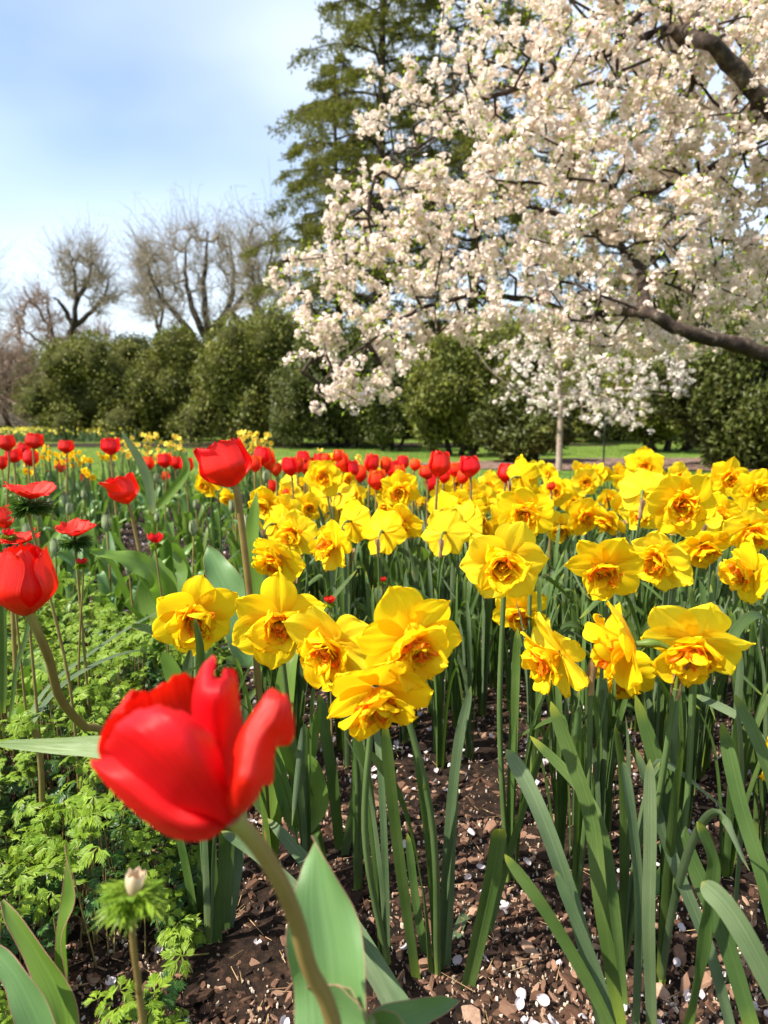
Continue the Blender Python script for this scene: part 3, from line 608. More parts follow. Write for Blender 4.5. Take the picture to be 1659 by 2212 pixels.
traced('daffodil_plant', 'daffodil', 'two short daffodil shoots on dark soil below the big red tulip', [
  ([(432,2052),(415,1930),(395,1830),(372,1740)], 30, (.78,.76), 'dleaf', dict(nrm=(-.6,-1,.1))),
  ([(438,2050),(437,1920),(440,1800),(436,1500)], 26, (.79,.84), 'dleaf', {}),
  ([(470,2078),(458,1940),(450,1800),(446,1560)], 34, (.75,.78), 'dleaf', {}),
  ([(478,2075),(482,1940),(488,1800),(480,1480)], 38, (.765,.84), 'dleaf', dict(nrm=(.6,-1,.1))),
  ([(485,2060),(505,1930),(520,1800),(530,1500)], 24, (.77,.86), 'dleaf2', {})], None, (455, 2066))
traced('daffodil_plant', 'daffodil', 'tall daffodil leaves behind the big red tulip beside a bright green tulip leaf', [
  ([(690,1860),(665,1760),(640,1660),(612,1580)], 44, (.86,.82), 'dleaf', dict(nrm=(.4,-1,.1), taper=.9)),
  ([(740,1900),(720,1700),(705,1600),(690,1500)], 26, (.92,.98), 'dleaf', {}),
  ([(770,1900),(780,1700),(800,1560)], 24, (.9,.9), 'dleaf2', {}),
  ([(735,1890),(765,1720),(770,1560)], 26, (.92,.9), 'dleaf2', dict(nrm=(.6,-1,.1))),
  ([(700,1880),(600,1790),(480,1600),(560,1480)], 20, (.92,1.1), 'dleaf', {})], None, (735, 1900))
traced('daffodil_plant', 'daffodil', 'glaucous daffodil leaf lying across the soil under the tulip', [
  ([(910,2230),(840,2120),(770,2010),(720,1940),(650,1850),(578,1768)], 34, (.60,.86), 'dleaf2', dict(nrm=(0.2,-.8,.8))),
  ([(880,2260),(800,2100),(700,1980),(560,1850),(478,1795)], 30, (.50,.72), 'dleaf2', dict(nrm=(0.2,-.8,.8)))], None, (905, 2200))
traced('daffodil_plant', 'daffodil', 'long grassy daffodil leaves arching right over the ferny foliage at left', [
  ([(50,1570),(110,1480),(200,1410),(275,1360),(350,1318)], 17, (.95,1.3), 'dleaf2', dict(nrm=(-.4,-.6,.8))),
  ([(58,1580),(120,1495),(200,1440),(280,1410),(352,1404)], 22, (.93,1.2), 'dleaf2', dict(nrm=(-.4,-.6,.8))),
  ([(4,1540),(5,1450),(3,1330),(-5,1220)], 22, (.8,.8), 'dleaf', {}),
  ([(22,1560),(35,1450),(55,1380),(70,1310)], 10, (.85,.9), 'dleaf', {})], None, (30, 1640))
traced('daffodil_plant', 'daffodil', 'narrow upright leaf tip in front of the leftmost near daffodil', [
  ([(425,1560),(432,1480),(432,1400),(420,1335)], 18, (.80,.795), 'dleaf', dict(nrm=(.4,-1,.1), taper=.6)),
  ([(405,1600),(398,1500),(412,1400)], 24, (.82,.83), 'dleaf2', dict(taper=.6)),
  ([(460,1600),(440,1500),(430,1410)], 20, (.84,.86), 'dleaf', {})], None, (420, 1990))

# ------------------------------------------------------------------ tulips
def tulip_bloom(seed, c, axis, Wd, H, hi=True, open_=0.0, flare=None):
    """returns six petal meshes; c = bottom of the cup"""
    r = np.random.default_rng(seed); Mx = frame(axis, r.uniform(0, 1.0)); n, m = (18, 13) if hi else (8, 6); res = []
    for k in range(6):
        outer = k % 2 == 0; ph0 = k * math.pi / 3 + r.normal(0, .06); u = np.linspace(0, 1, n); v = np.linspace(-1, 1, m); U, V = np.meshgrid(u, v, indexing='ij')
        Rr = Wd / 2 * (1.0 if outer else .93); prof = np.sin(np.clip(.10 + u * 1.75, 0, 1.0) * math.pi / 2) ** 1.1 * (1 - (.26 - open_) * np.clip(u - .45, 0, 1) ** 1.3 * 1.6)
        hh = H * (u ** 1.12) * r.uniform(.97, 1.03); half = .74 * np.clip(1 - np.abs((u - .48) / .525) ** 4.2, 0.0, 1) ** .5 + .02; half = half / np.clip(prof, .55, 1)
        rr = Rr * prof[:, None] * (1 + .05 * np.sin(2.6 * V + r.uniform(0, 6)) * U) + (.0018 if outer else -.0012)
        if flare is not None and k in flare: rr = rr + Wd * flare[k] * U ** 3; 
        rr = rr + Wd * .05 * V ** 2 * (1 if outer else -.5) * U - Wd * .02 * np.exp(-(V / .14) ** 2)
        ang = ph0 + half[:, None] * V
        Z = hh[:, None] - .035 * H * U ** 4 * np.sin(6 * V + r.uniform(0, 6)) - .03 * H * (1 - np.sqrt(np.clip(1 - V ** 2 * .9, 0, 1))) * (U > .7)
        res.append(place(np.stack([rr * np.cos(ang), rr * np.sin(ang), Z], -1), Mx, c))
    return res
def tulip_leaf(mb_, r, base, h, az, lean, W, mat=0, n=18, m=5):
    d = np.array([math.cos(az), math.sin(az), 0]); P = [base, base + d * lean * .3 + [0, 0, h * .42], base + d * lean * .62 + [0, 0, h * .80], base + d * lean * 1.05 + [0, 0, h * (.98 if r.random() < .6 else .82)]]
    return ribbon(mb_, P, W, np.array([-d[0], -d[1], .35]), .42, n, m, wave=.06, wf=r.uniform(1.2, 2.2), ph=r.uniform(0, 6), twist=r.normal(0, .5), pw=.62, mat=mat)
def add_tulip(px, py, wpx, hpx, tilt, lab, d=None, mat='red', real=.060, seed=0, leaves=3, base_off=(0, 0), open_=0.0, group=None, flare=None, parts=None, toward=0.0, stem_pts=None, srad=.0035, leafh=.6):
    d = d or FPX * real / wpx; c0 = wp(px, py, d); Wd = wpx * d / FPX; H = hpx * d / FPX
    ax = unit(np.array([math.sin(R(tilt)), -toward, math.cos(R(tilt))])); bot = c0 - ax * H * .5; near = parts if parts is not None else wpx > 60
    base = np.array([bot[0] + base_off[0], bot[1] + base_off[1] + .01, .015]); root = thing('tulip', base, lab, 'tulip', group)
    ps = tulip_bloom(seed, bot, ax, Wd * .98, H, wpx > 26, open_, flare)
    if near:
        for g in ps: MB().grid(g).build('petal', M[mat], root, base=base)
    else:
        m_ = MB(); [m_.grid(g) for g in ps]; m_.build('flower', M[mat], root, base=base)
    pts = stem_pts if stem_pts is not None else [base, base * .5 + bot * .5 + np.array([base_off[0] * .2 + rng.normal(0, .008), 0, 0]), bot - ax * .03, bot + ax * .002]
    m_ = MB(); tube(m_, crom(pts, 16), np.linspace(srad * 1.1, srad, 16), 10 if near else 6); m_.build('stem', M['tstem'], root, base=base)
    r = np.random.default_rng(seed + 77)
    for k in range(leaves):
        m_ = MB(); tulip_leaf(m_, r, base, bot[2] * r.uniform(leafh * .75, leafh * 1.2), r.uniform(0, 6.28), r.uniform(.04, .12), r.uniform(.03, .05)); m_.build('leaf', M['tleaf'], root, base=base)
    return root

# hero tulip, nearest the camera: petals lofted through measured cross sections
d0 = .285
def z4(x, y, dz): return wp(162 + x * .3255, 1404 + y * .3255, d0 + dz / 1000 * .9)
HERO = [
 [[(1000,1165,-2),(1015,1160,-4),(1030,1150,-5),(1040,1140,-4),(1050,1120,-2)],
  [(640,1070,-6),(760,975,-20),(850,905,-26),(940,880,-24),(1010,900,-14)],
  [(430,895,-4),(555,765,-25),(680,680,-32),(810,640,-29),(950,660,-12)],
  [(275,745,2),(385,605,-21),(530,505,-29),(690,465,-26),(860,520,-8)],
  [(200,672,6),(278,545,-13),(400,438,-21),(545,385,-19),(740,435,-2)],
  [(196,640,12),(290,520,-8),(395,400,-14),(520,372,-12),(690,415,4)],
  [(215,645,16),(345,540,0),(440,425,-4),(540,395,-4),(670,430,8)]],
 [[(1000,1185,0),(1000,1175,-1),(1005,1168,-1),(1010,1160,0)],
  [(850,1270,2),(850,1215,-12),(870,1150,-14),(900,1080,-2)],
  [(630,1248,4),(640,1150,-12),(680,1060,-12),(730,980,2)],
  [(420,1115,6),(445,1010,-8),(500,920,-8),(570,840,6)],
  [(230,935,10),(270,850,-2),(330,790,-2),(400,740,10)],
  [(120,790,14),(150,750,8),(200,720,8),(260,720,14)],
  [(110,745,16),(130,728,13),(160,722,13),(190,730,16)]],
 [[(980,1120,4),(990,1110,5),(1000,1100,6),(1010,1090,6)],
  [(620,980,20),(680,880,30),(740,820,34),(800,790,34)],
  [(260,800,16),(400,650,32),(520,560,38),(640,520,40)],
  [(165,690,14),(225,540,26),(350,440,34),(520,400,38)],
  [(175,580,15),(225,450,22),(330,370,30),(510,330,36)],
  [(205,475,18),(270,425,22),(335,345,28),(500,285,34)],
  [(240,435,20),(325,382,22),(400,272,28),(470,268,32)]],
 [[(990,1100,6),(1000,1095,8),(1010,1090,8),(1020,1085,8)],
  [(680,820,36),(780,780,42),(880,760,46),(960,760,46)],
  [(540,520,42),(680,480,50),(820,470,54),(930,480,52)],
  [(480,360,40),(620,320,50),(780,320,54),(900,340,50)],
  [(500,285,38),(610,225,46),(760,215,50),(880,240,48)],
  [(560,238,38),(640,180,42),(740,165,44),(850,180,44)]],
 [[(1010,1110,3),(1020,1105,4),(1030,1100,4),(1040,1095,5),(1050,1090,5)],
  [(860,800,14),(930,780,8),(990,770,6),(1040,780,12),(1090,800,20)],
  [(785,500,24),(850,470,8),(930,460,2),(1020,470,10),(1105,520,26)],
  [(768,350,28),(840,310,8),(920,300,2),(1010,310,8),(1088,360,28)],
  [(785,240,30),(850,200,14),(925,215,8),(1000,200,12),(1072,230,28)],
  [(820,150,30),(880,110,20),(932,200,12),(985,160,18),(1062,170,28)],
  [(868,82,30),(932,55,24),(940,180,16),(990,138,22),(1042,118,26)]],
 [[(1040,1120,-2),(1055,1120,-3),(1070,1115,-3),(1085,1105,0)],
  [(1000,1020,-12),(1070,1060,-22),(1150,1050,-18),(1195,1000,-4)],
  [(984,920,-10),(1060,930,-28),(1170,950,-28),(1232,920,-8)],
  [(1010,860,-2),(1085,845,-30),(1190,870,-30),(1262,890,-4)],
  [(1035,740,2),(1110,700,-22),(1215,740,-24),(1306,872,2)],
  [(1068,590,6),(1160,530,-14),(1265,590,-16),(1322,650,2)],
  [(1150,450,10),(1245,400,-8),(1340,470,-14),(1428,612,-2)],
  [(1215,370,12),(1290,310,-4),(1380,350,-10),(1440,490,-2)],
  [(1290,292,12),(1330,268,2),(1375,285,-3),(1415,350,0)]]]
jb = z4(1045, 1120, 0)
hb = np.array([.012, .335, .01])
root = thing('tulip', hb, 'large open red tulip nearest the camera, blurred, petals flopping outward', 'tulip')
for sec in HERO:
    G = np.array([[z4(*p) for p in row] for row in sec]); G = crom(G, 34); G = np.swapaxes(crom(np.swapaxes(G, 0, 1), 26), 0, 1)
    gu, gv = np.meshgrid(np.linspace(0, 1, 34), np.linspace(0, 1, 26), indexing='ij'); n3 = unit(np.cross(np.gradient(G, axis=0), np.gradient(G, axis=1)))
    G = G + n3 * (.0010 * np.sin(9 * gv + 3 * gu) * gu + .0006 * np.sin(24 * gv + 5 * gu) * gu ** 2 + .0003 * np.sin(61 * gv))[..., None]
    MB().grid(G).build('petal', M['red'], root, base=hb)
st = [jb, wp(548, 1815, .292), wp(600, 1895, .30), wp(640, 1990, .31), wp(668, 2090, .318), wp(725, 2230, .328), np.array([-.005, .34, .17]), hb][::-1]
m_ = MB(); tube(m_, crom(st, 44), np.linspace(.0046, .0040, 44), 14); m_.build('stem', M['tstem'], root, base=hb)
for pts, wpx, dist, kw in [
   ([(760,2330),(735,2200),(722,2060),(700,1930),(683,1800)], 215, (.34,.40), dict(nrm=(-.3,-1,.25), wave=.17, wf=1.9, ph=1.0, pw=.62, fold=.55)),
   ([(860,2330),(830,2230),(900,2190),(990,2160)], 95, (.34,.42), dict(nrm=(-.2,-.8,.6), wave=.06, pw=.6, fold=.3))]:
    n_ = len(pts); P = [wp(p[0], p[1], dist[0] + (dist[1] - dist[0]) * q / (n_ - 1)) for q, p in enumerate(pts)]
    P = [hb + np.array([0.0, .004, .06])] + P
    m_ = MB(); g = ribbon(m_, P, wpx * np.mean(dist) / FPX, kw.pop('nrm'), n=44, m=11, **kw); lf = m_.build('leaf', M['tleafg'], root, base=hb)
    m2 = MB(); [tube(m2, g[:, e], .00022, 4) for e in (0, -1)]; m2.build('leaf_margin', M['margin'], lf, base=hb)

ltc = wp(52, 1258, .72)
add_tulip(52, 1256, 132, 152, 4, 'big closed red tulip cut by the left edge, on a long curved stem', d=.72, seed=11, leaves=0, parts=True, toward=.05, open_=-.32,
          stem_pts=[wp(300, 1660, .86) * [1, 1, 0] + [0, 0, .02], wp(230, 1600, .84), wp(185, 1572, .82), wp(130, 1510, .78), wp(108, 1430, .75), wp(88, 1380, .73), wp(62, 1325, .72)], srad=.0048)
add_tulip(487, 1003, 112, 98, -16, 'tall red tulip with a flared left petal, standing above the daffodils left of centre', d=.86, seed=23, leaves=2, open_=-.12, flare={3: .22}, base_off=(.03, .02), srad=.0042)
add_tulip(267, 1058, 60, 62, -12, 'red tulip with one drooping left petal above the tulip leaves at left', d=1.4, seed=31, leaves=3, flare={3: .5}, base_off=(.06, .0), toward=.1, parts=True)
TL = [(75,953,36,34,8,'red tulip highest at the far left'),(143,965,33,28,0,'cup shaped red tulip standing against the lawn at left'),(239,965,38,36,0,'red tulip in front of pale narcissus at left'),
 (14,957,36,34,-5,'red tulip at the upper left edge'),(52,968,26,26,0,'red tulip half hidden by a green bud at left'),(30,985,34,30,0,'red tulip in the left corner group, lower middle'),(66,990,32,34,10,'red tulip in the left corner group, lowest right'),
 (4,1000,24,30,0,'red tulip cut by left edge under the corner group'),(131,1007,24,28,0,'dark red tulip among the yellow narcissus at left'),(320,1001,27,30,0,'orange red tulip left of the tall red tulip group'),
 (356,995,30,32,-4,'red tulip at the left of a row of three by the tall tulip'),(381,1000,26,28,4,'red tulip in the middle of a row of three by the tall tulip'),(403,1005,30,34,4,'red tulip at the right of a row of three by the tall tulip'),
 (357,1028,20,20,0,'small orange red tulip under the row of three'),(184,1034,18,24,0,'small red tulip beside a yellow bloom at left'),(442,1079,18,38,-14,'narrow closed red tulip below the yellow daffodil at left'),
 (8,1118,36,48,-10,'red tulip cut by the left edge above the big closed one'),(18,1058,16,24,0,'pinkish closed tulip bud near the large anemone'),(105,1025,14,18,0,'tiny red tulip at left among leaves')]
for k, (px, py, ww, hh, tl, lab) in enumerate(TL): add_tulip(px, py, ww, hh, tl, lab, mat='redor' if ('orange' in lab) else 'red', seed=300 + k, real=.062, d=(1.1 if k == 16 else None), open_=-.12 + .06 * (k % 3))
ROW = [(552,1002,22,30),(566,985,30,34),(580,994,28,36),(596,1014,20,24),(627,1008,30,34),(656,992,26,30),(664,1008,26,34),(645,1005,22,28),(691,999,26,32),(678,1010,22,28),(741,999,26,34),(760,1014,26,32),(779,1024,24,32),(730,985,20,22),
 (803,1001,28,34),(814,1037,34,36),(847,1014,26,32),(834,1004,22,28),(869,1000,24,26),(897,1004,20,22),(922,1020,30,26),(949,1003,40,46),(934,1043,26,42),(982,1015,24,26),(1014,1008,38,38),(1095,1022,34,36),(1085,1045,26,34),
 (1224,1051,24,18),(1190,1050,16,16),(589,1050,14,24),(618,1064,12,14),(510,1010,18,26),(716,1018,20,28),(705,992,18,22),(1000,1030,22,26),(862,1020,22,26),(960,1030,20,24)]
ORD = ['first','second','third','fourth','fifth','sixth','seventh','eighth','ninth','tenth','eleventh','twelfth','thirteenth','fourteenth','fifteenth','sixteenth','seventeenth','eighteenth','nineteenth']
ROW.sort()
for k, (px, py, ww, hh) in enumerate(ROW):
    left = k < 19; om = (k * 7) % 5 < 3
    lab = ('%s red tulip from the left in the far row' % ORD[k]) if left else ('%s red tulip from the right in the far row' % ORD[len(ROW) - 1 - k])
    if ww >= 38: lab += ', among the largest there'
    add_tulip(px, py, ww * 1.12, hh * 1.2, random.uniform(-8, 8), lab, mat='redor' if om and ww < 40 else 'red', seed=400 + k, real=.052, d=(2.0 + random.uniform(-.1, .5) if ww < 24 else None), group='red tulips in the far row', leaves=2, open_=-.12)
# tulip plants in leaf
tp = []; TLAB = 'tulip plant in leaf without an open bloom, in the green mass at left'
def tulip_plant(seed, bud):
    r = np.random.default_rng(seed); root = thing('tulip_plant', (0, 0, 0), TLAB, 'tulip', 'tulip plants in leaf only')
    for k in range(5):
        m_ = MB(); tulip_leaf(m_, r, np.zeros(3), r.uniform(.14, .31), k * 1.3 + r.uniform(0, .9), r.uniform(.03, .13), r.uniform(.026, .048)); m_.build('leaf', M['tleaf'] if r.random() < .7 else M['tleafg'], root)
    if bud:
        m_ = MB(); tube(m_, crom([(0, 0, 0), (.005, 0, .15), (.0, .01, .30)], 8), .003, 6); m_.build('stem', M['tstem'], root)
        m_ = MB(); [m_.grid(g) for g in tulip_bloom(seed, np.array([0, .01, .30]), np.array([0, 0, 1.]), .022, .05, False, -.1)]; m_.build('bud', M['budg'], root)
    return root
tp = [tulip_plant(600 + k, k % 3 == 0) for k in range(9)]; used = set(); spots2 = []
for _ in range(20000):
    if len(spots2) >= 200: break
    y = 1.55 + 4.1 * random.random() ** 1.2; x = random.uniform(-.66, .02 if y < 2.6 else .35) * (y + .1)
    if y > bed_edge(x) - .1 or (x / y > -.17 and y < 2.3): continue
    if y < 1.9 and -.34 < x / y < -.24: continue
    md = .10 if y < 2.5 else .14
    if any((x - a) ** 2 + (y - b) ** 2 < md * md for a, b in spots2): continue
    spots2.append((x, y)); k = random.randrange(9); sc = random.uniform(.8, 1.15)
    if k not in used: used.add(k); tp[k].location = (x, y, .018); tp[k].rotation_euler = (0, 0, random.uniform(0, 6.28))
    else: dup(tp[k], (x, y, .018), random.uniform(0, 6.28), sc)
# individual broad tulip leaves seen near
traced('tulip_plant', 'tulip', 'tulip in leaf at the bottom left corner with three broad upright leaves', [
  ([(140,2300),(148,2150),(142,2010),(158,1930),(146,1822)], 66, (.50,.52), 'tleaf', dict(pw=.6, wave=.10, wf=2, fold=.5, margin=True, nrm=(-.7,-.7,.2))),
  ([(150,2300),(135,2170),(80,2060),(4,1945)], 72, (.48,.52), 'tleaf', dict(pw=.6, wave=.08, wf=1.5, fold=.5, margin=True, nrm=(.1,-1,.3))),
  ([(145,2330),(100,2230),(40,2110),(-30,2030)], 88, (.45,.48), 'tleafg', dict(pw=.6, wave=.05, fold=.45, margin=True, nrm=(-.1,-1,.4)))], None, (150, 2190))
traced('tulip_plant', 'tulip', 'broad tulip leaf lying flat, pointing left from behind the big tulip', [
  ([(290,1640),(220,1615),(120,1612),(-20,1606)], 52, (.66,.68), 'tleaf', dict(pw=.5, fold=.15, nrm=(0,-.75,.75)))], None, (300, 1740))
traced('tulip_plant', 'tulip', 'bright green tulip leaf pair between the big red tulip and daffodil stems', [
  ([(650,1790),(650,1690),(668,1610),(692,1520)], 50, (.86,.9), 'tleaf', dict(pw=.6, wave=.05, nrm=(.5,-1,.2))),
  ([(640,1800),(610,1690),(585,1620),(560,1590)], 46, (.9,.88), 'tleafg', dict(pw=.6, wave=.05, nrm=(-.4,-1,.3))),
  ([(660,1800),(690,1730),(672,1650),(640,1640)], 40, (.84,.86), 'tleaf', dict(pw=.6, wave=.05))], None, (655, 1830))
traced('tulip_plant', 'tulip', 'broad tulip leaf with a long shadowed blade left of the hanging middle daffodils', [
  ([(545,1440),(520,1330),(480,1250),(448,1180)], 90, (1.12,1.2), 'tleafg', dict(pw=.6, wave=.06, fold=.3, margin=True, nrm=(.3,-1,.3))),
  ([(560,1450),(555,1300),(545,1180),(555,1060)], 50, (1.15,1.15), 'tleaf', dict(pw=.6, wave=.04, nrm=(-.3,-1,.1)))], None, (555, 1600))
traced('tulip_plant', 'tulip', 'wide tulip leaf spreading left over the soil gap at left', [
  ([(370,1330),(350,1260),(290,1215),(195,1190)], 60, (1.35,1.25), 'tleaf', dict(pw=.6, wave=.12, nrm=(-.1,-.7,.7))),
  ([(370,1330),(330,1290),(340,1240),(330,1200)], 62, (1.38,1.4), 'tleaf', dict(pw=.6, nrm=(.2,-1,.3))),
  ([(375,1335),(385,1270),(395,1230),(372,1190)], 42, (1.38,1.42), 'tleaf', dict(pw=.6, nrm=(-.5,-1,.3)))], None, (372, 1400))
traced('tulip_plant', 'tulip', 'low tulip leaves curling left beside the leftmost near daffodil', [
  ([(430,1420),(400,1370),(350,1365),(285,1352)], 44, (1.0,.98), 'tleaf', dict(pw=.55, wave=.16, nrm=(-.1,-.7,.7), margin=True)),
  ([(420,1500),(385,1470),(365,1430),(352,1408)], 46, (.95,.95), 'tleaf', dict(pw=.6, nrm=(-.2,-1,.3))),
  ([(440,1440),(430,1390),(400,1350)], 50, (1.02,1.05), 'tleaf', dict(pw=.6))], None, (430, 1640))
traced('tulip_plant', 'tulip', 'pale green tulip leaf low between the right daffodil stems', [
  ([(1430,2010),(1440,1900),(1445,1810),(1400,1760)], 90, (.84,.86), 'tleafg', dict(pw=.6, wave=.08, nrm=(.4,-1,.4)))], None, (1430, 2020))
traced('tulip_plant', 'tulip', 'dark tall leaf tip rising above the left tulips towards the lawn', [
  ([(330,1110),(322,1040),(295,980),(262,932)], 26, (1.6,1.6), 'dleaf2', dict(pw=.6, nrm=(-.4,-1,.2))),
  ([(340,1100),(400,1020),(390,970)], 20, (1.65,1.65), 'tleaf', dict(pw=.6))], None, (335, 1300))

# ------------------------------------------------------------------ anemones and their foliage
def fern_template(seed, narrow=False):
    r = np.random.default_rng(seed); V = []; F = []
    def kite(p, a, L, W, z):
        d = np.array([math.sin(a), math.cos(a)]); s = np.array([d[1], -d[0]]); i = len(V)
        for q, zz in ((p, z), (p + d * L * .45 + s * W / 2, z + .03 * L), (p + d * L, z - .05 * L), (p + d * L * .45 - s * W / 2, z + .03 * L)): V.append([q[0], q[1], zz])
        F.append([i, i + 1, i + 2, i + 3])
    for a0, L0 in ((0, 1.0), (-1.05, .8), (1.05, .8)):
        p = np.zeros(2); d = np.array([math.sin(a0), math.cos(a0)]); w0 = .10 if narrow else .15
        kite(p, a0, L0 * 1.0, w0, 0)
        for k, t in enumerate((.3, .48, .66, .84)):
            for sg in (-1, 1):
                l = L0 * (.5 - .085 * k) * r.uniform(.8, 1.15); b = p + d * L0 * t * .8; kite(b, a0 + sg * r.uniform(.55, .8), l, l * (.26 if narrow else .34), .01)
                if not narrow: kite(b + d * .05, a0 + sg * .32, l * .85, l * .22, .015)
    return np.array(V), np.array(F)
def scatter_leaves(mb_, temp, C, size, nrm, az, mat=0, droop=.35):
    V, F = temp; n = len(C); P = np.broadcast_to(V, (n,) + V.shape).copy(); rr = (P[..., 0] ** 2 + P[..., 1] ** 2); P[..., 2] -= droop * rr * rng.uniform(.3, 1.6, (n, 1))
    P *= np.reshape(size, (-1, 1, 1)); nz_ = unit(nrm); h = np.stack([np.cos(az), np.sin(az), np.zeros(n)], 1); x = unit(np.cross(h, nz_)); y = np.cross(nz_, x)
    W = P[..., 0:1] * x[:, None] + P[..., 1:2] * y[:, None] + P[..., 2:3] * nz_[:, None] + C[:, None]
    mb_.add(W, (F[None] + (np.arange(n) * len(V))[:, None, None]).reshape(-1, 4), None, mat)
temps = [fern_template(s) for s in range(4)]; ntemps = [fern_template(s + 9, True) for s in range(3)]
def fern_height(x, y):
    e = np.clip((-.155 * y - .105 - x) / .12, 0, 1) * np.clip((1.95 - y) / .25, 0, 1) * np.clip((y - .50) / .12, 0, 1)
    return e * (.135 + .085 * (.5 + .5 * np.sin(9 * x + 3) * np.cos(7 * y + 1)) + .03 * np.sin(23 * x + 19 * y))
fm = MB(); n = 11500; x = rng.uniform(-1.25, -.13, n); y = rng.uniform(.52, 1.95, n); h = fern_height(x, y); k = (h > .015) & (x > -.72 * y - .15) & (fbm(x, y, 33, 3, 22) > -.42); x, y, h = x[k], y[k], h[k]; n = len(x)
fr = rng.uniform(.2, 1.05, n) ** .8; z = .02 + h * fr; C = np.stack([x, y, z], 1); az = rng.uniform(0, 6.28, n); nr = np.stack([rng.normal(0, .35, n) - .1, rng.normal(0, .35, n) - .2, np.ones(n)], 1)
sz = rng.uniform(.014, .034, n)
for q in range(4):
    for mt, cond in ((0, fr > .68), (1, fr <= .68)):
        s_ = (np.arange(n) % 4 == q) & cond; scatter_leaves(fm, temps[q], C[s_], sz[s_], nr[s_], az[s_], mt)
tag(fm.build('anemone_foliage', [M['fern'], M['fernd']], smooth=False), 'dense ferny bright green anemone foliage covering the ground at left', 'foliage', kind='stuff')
fs = MB(); k = rng.random(n) < .4; A = np.stack([x[k] + rng.normal(0, .02, k.sum()), y[k] + rng.normal(0, .02, k.sum()), np.full(k.sum(), .015)], 1); segs(fs, A, C[k], np.full(len(A), .0011), np.full(len(A), .0008), 5)
tag(fs.build('anemone_stalks', M['fstem']), 'thin brownish stalks under the anemone foliage', 'stalks', kind='stuff')
def anemone(px, py, wpx, d, lab, seed, tilt=(0, 0), bud=False, col='anem', droop=0.12, sway=0.0):
    r = np.random.default_rng(seed); c = wp(px, py, d); Wd = wpx * d / FPX; ax = unit(np.array([tilt[0], tilt[1], 1.])); Mx = frame(ax, r.uniform(0, 1)); base = np.array([c[0] + sway, d + .02, .015]); root = thing('anemone', base, lab, 'anemone')
    m_ = MB(); k2 = 9
    if bud:
        for k in range(6): m_.grid(place(petal(Wd * 1.2, Wd * .75, k * 1.047, .35, 2.1, .001, 0, .5, .02, .9, 8, 6, r=r), Mx, c - ax * Wd * .4))
    else:
        for k in range(k2): m_.grid(place(petal(Wd * .5 * r.uniform(.9, 1.1), Wd * .36 * r.uniform(.85, 1.15), k * 2 * math.pi / k2 + r.normal(0, .08), .5, droop + r.normal(0, .18), .002, .001 * (k % 3), .2, .05, 1.1, 11, 8, .02, r.normal(0, .25), r=r), Mx, c))
    fl = m_.build('flower', M[col], root, base=base)
    if not bud:
        g = MB(); aa = np.linspace(0, math.pi / 2, 6); ring = np.linspace(0, 2 * math.pi, 14, endpoint=False)
        G = np.stack([np.stack([np.cos(ring) * math.cos(t), np.sin(ring) * math.cos(t), np.full(14, math.sin(t))], -1) for t in aa]) * Wd * .09; g.grid(place(G, Mx, c + ax * .002), wrap=True); g.build('centre', M['dark'], fl, base=base)
    nb = c - ax * (Wd * .22 if not bud else Wd * .7); m_ = MB(); n_ = 22; a_ = np.linspace(0, 6.28, n_, endpoint=False) + r.normal(0, .1, n_)
    scatter_leaves(m_, ntemps[seed % 3], np.repeat(nb[None], n_, 0), np.full(n_, max(Wd * .5, .014)), np.stack([-np.cos(a_) * .75, -np.sin(a_) * .75, np.ones(n_)], 1) + r.normal(0, .22, (n_, 3)), a_, 0, .45); m_.build('collar', M['fernd' if not bud else 'fern'], root, smooth=False, base=base)
    P = crom([base, base * .5 + nb * .5 + np.array([sway * .6, 0, 0]), nb - ax * .02, c - ax * .001], 16); m_ = MB(); tube(m_, P, .0022 if wpx > 40 else .0017, 8); m_.build('stem', M['fstem'], root, base=base)
    return root
anemone(66, 1078, 118, .92, 'large red anemone with dark feathery collar at the left', 801, (.12, -.12), droop=.55, sway=.03)
anemone(162, 1158, 92, 1.05, 'red anemone with narrow raised petals on its ferny collar, above the soil gap at left', 802, (.1, -.2), droop=.6, sway=.0)
anemone(45, 1176, 88, .95, 'flat red anemone just above the big closed tulip at the left edge', 803, (0, -.15), droop=.15)
anemone(336, 1163, 26, 1.2, 'closed red anemone among the tulip leaves', 804, bud=True, sway=.01)
anemone(177, 1213, 16, 1.05, 'small pink anemone bud on a kinked stem at left', 805, bud=True, sway=-.02)
anemone(18, 1150, 18, .95, 'small pink anemone bud by the left edge', 806, bud=True)
anemone(712, 1296, 18, 1.1, 'red green bud hidden behind the triple daffodil cluster', 807, bud=True)
anemone(826, 1252, 12, 1.5, 'tiny orange red bud deep among daffodil leaves', 808, bud=True)
# near anemone bud with frilly collar, lower left
nb = wp(285, 1938, .375); base = np.array([nb[0] + .012, .385, .01]); root = thing('anemone', base, 'unopened anemone with a frilly green collar and cream bud, low in front of the foliage', 'anemone')
m_ = MB(); n_ = 30; a_ = np.linspace(0, 6.28 * 2, n_, endpoint=False) + rng.normal(0, .2, n_); el = np.where(np.arange(n_) < 24, .15, .8) + rng.normal(0, .12, n_)
scatter_leaves(m_, ntemps[0], np.repeat(nb[None], n_, 0) + rng.normal(0, .002, (n_, 3)), rng.uniform(.013, .030, n_), np.stack([-np.cos(a_) * el, -np.sin(a_) * el, np.ones(n_) * .8], 1), a_, 0, .45); m_.build('collar', M['fern'], root, smooth=False, base=base)
m_ = MB(); [m_.grid(place(petal(.017, .008, k * 1.05, 1.1, 1.8, .002, 0, .5, .02, .9, 9, 6), frame([.1, .1, 1]), nb + [.001, 0, .0])) for k in range(6)]; m_.build('bud', M['cream'], root, base=base)
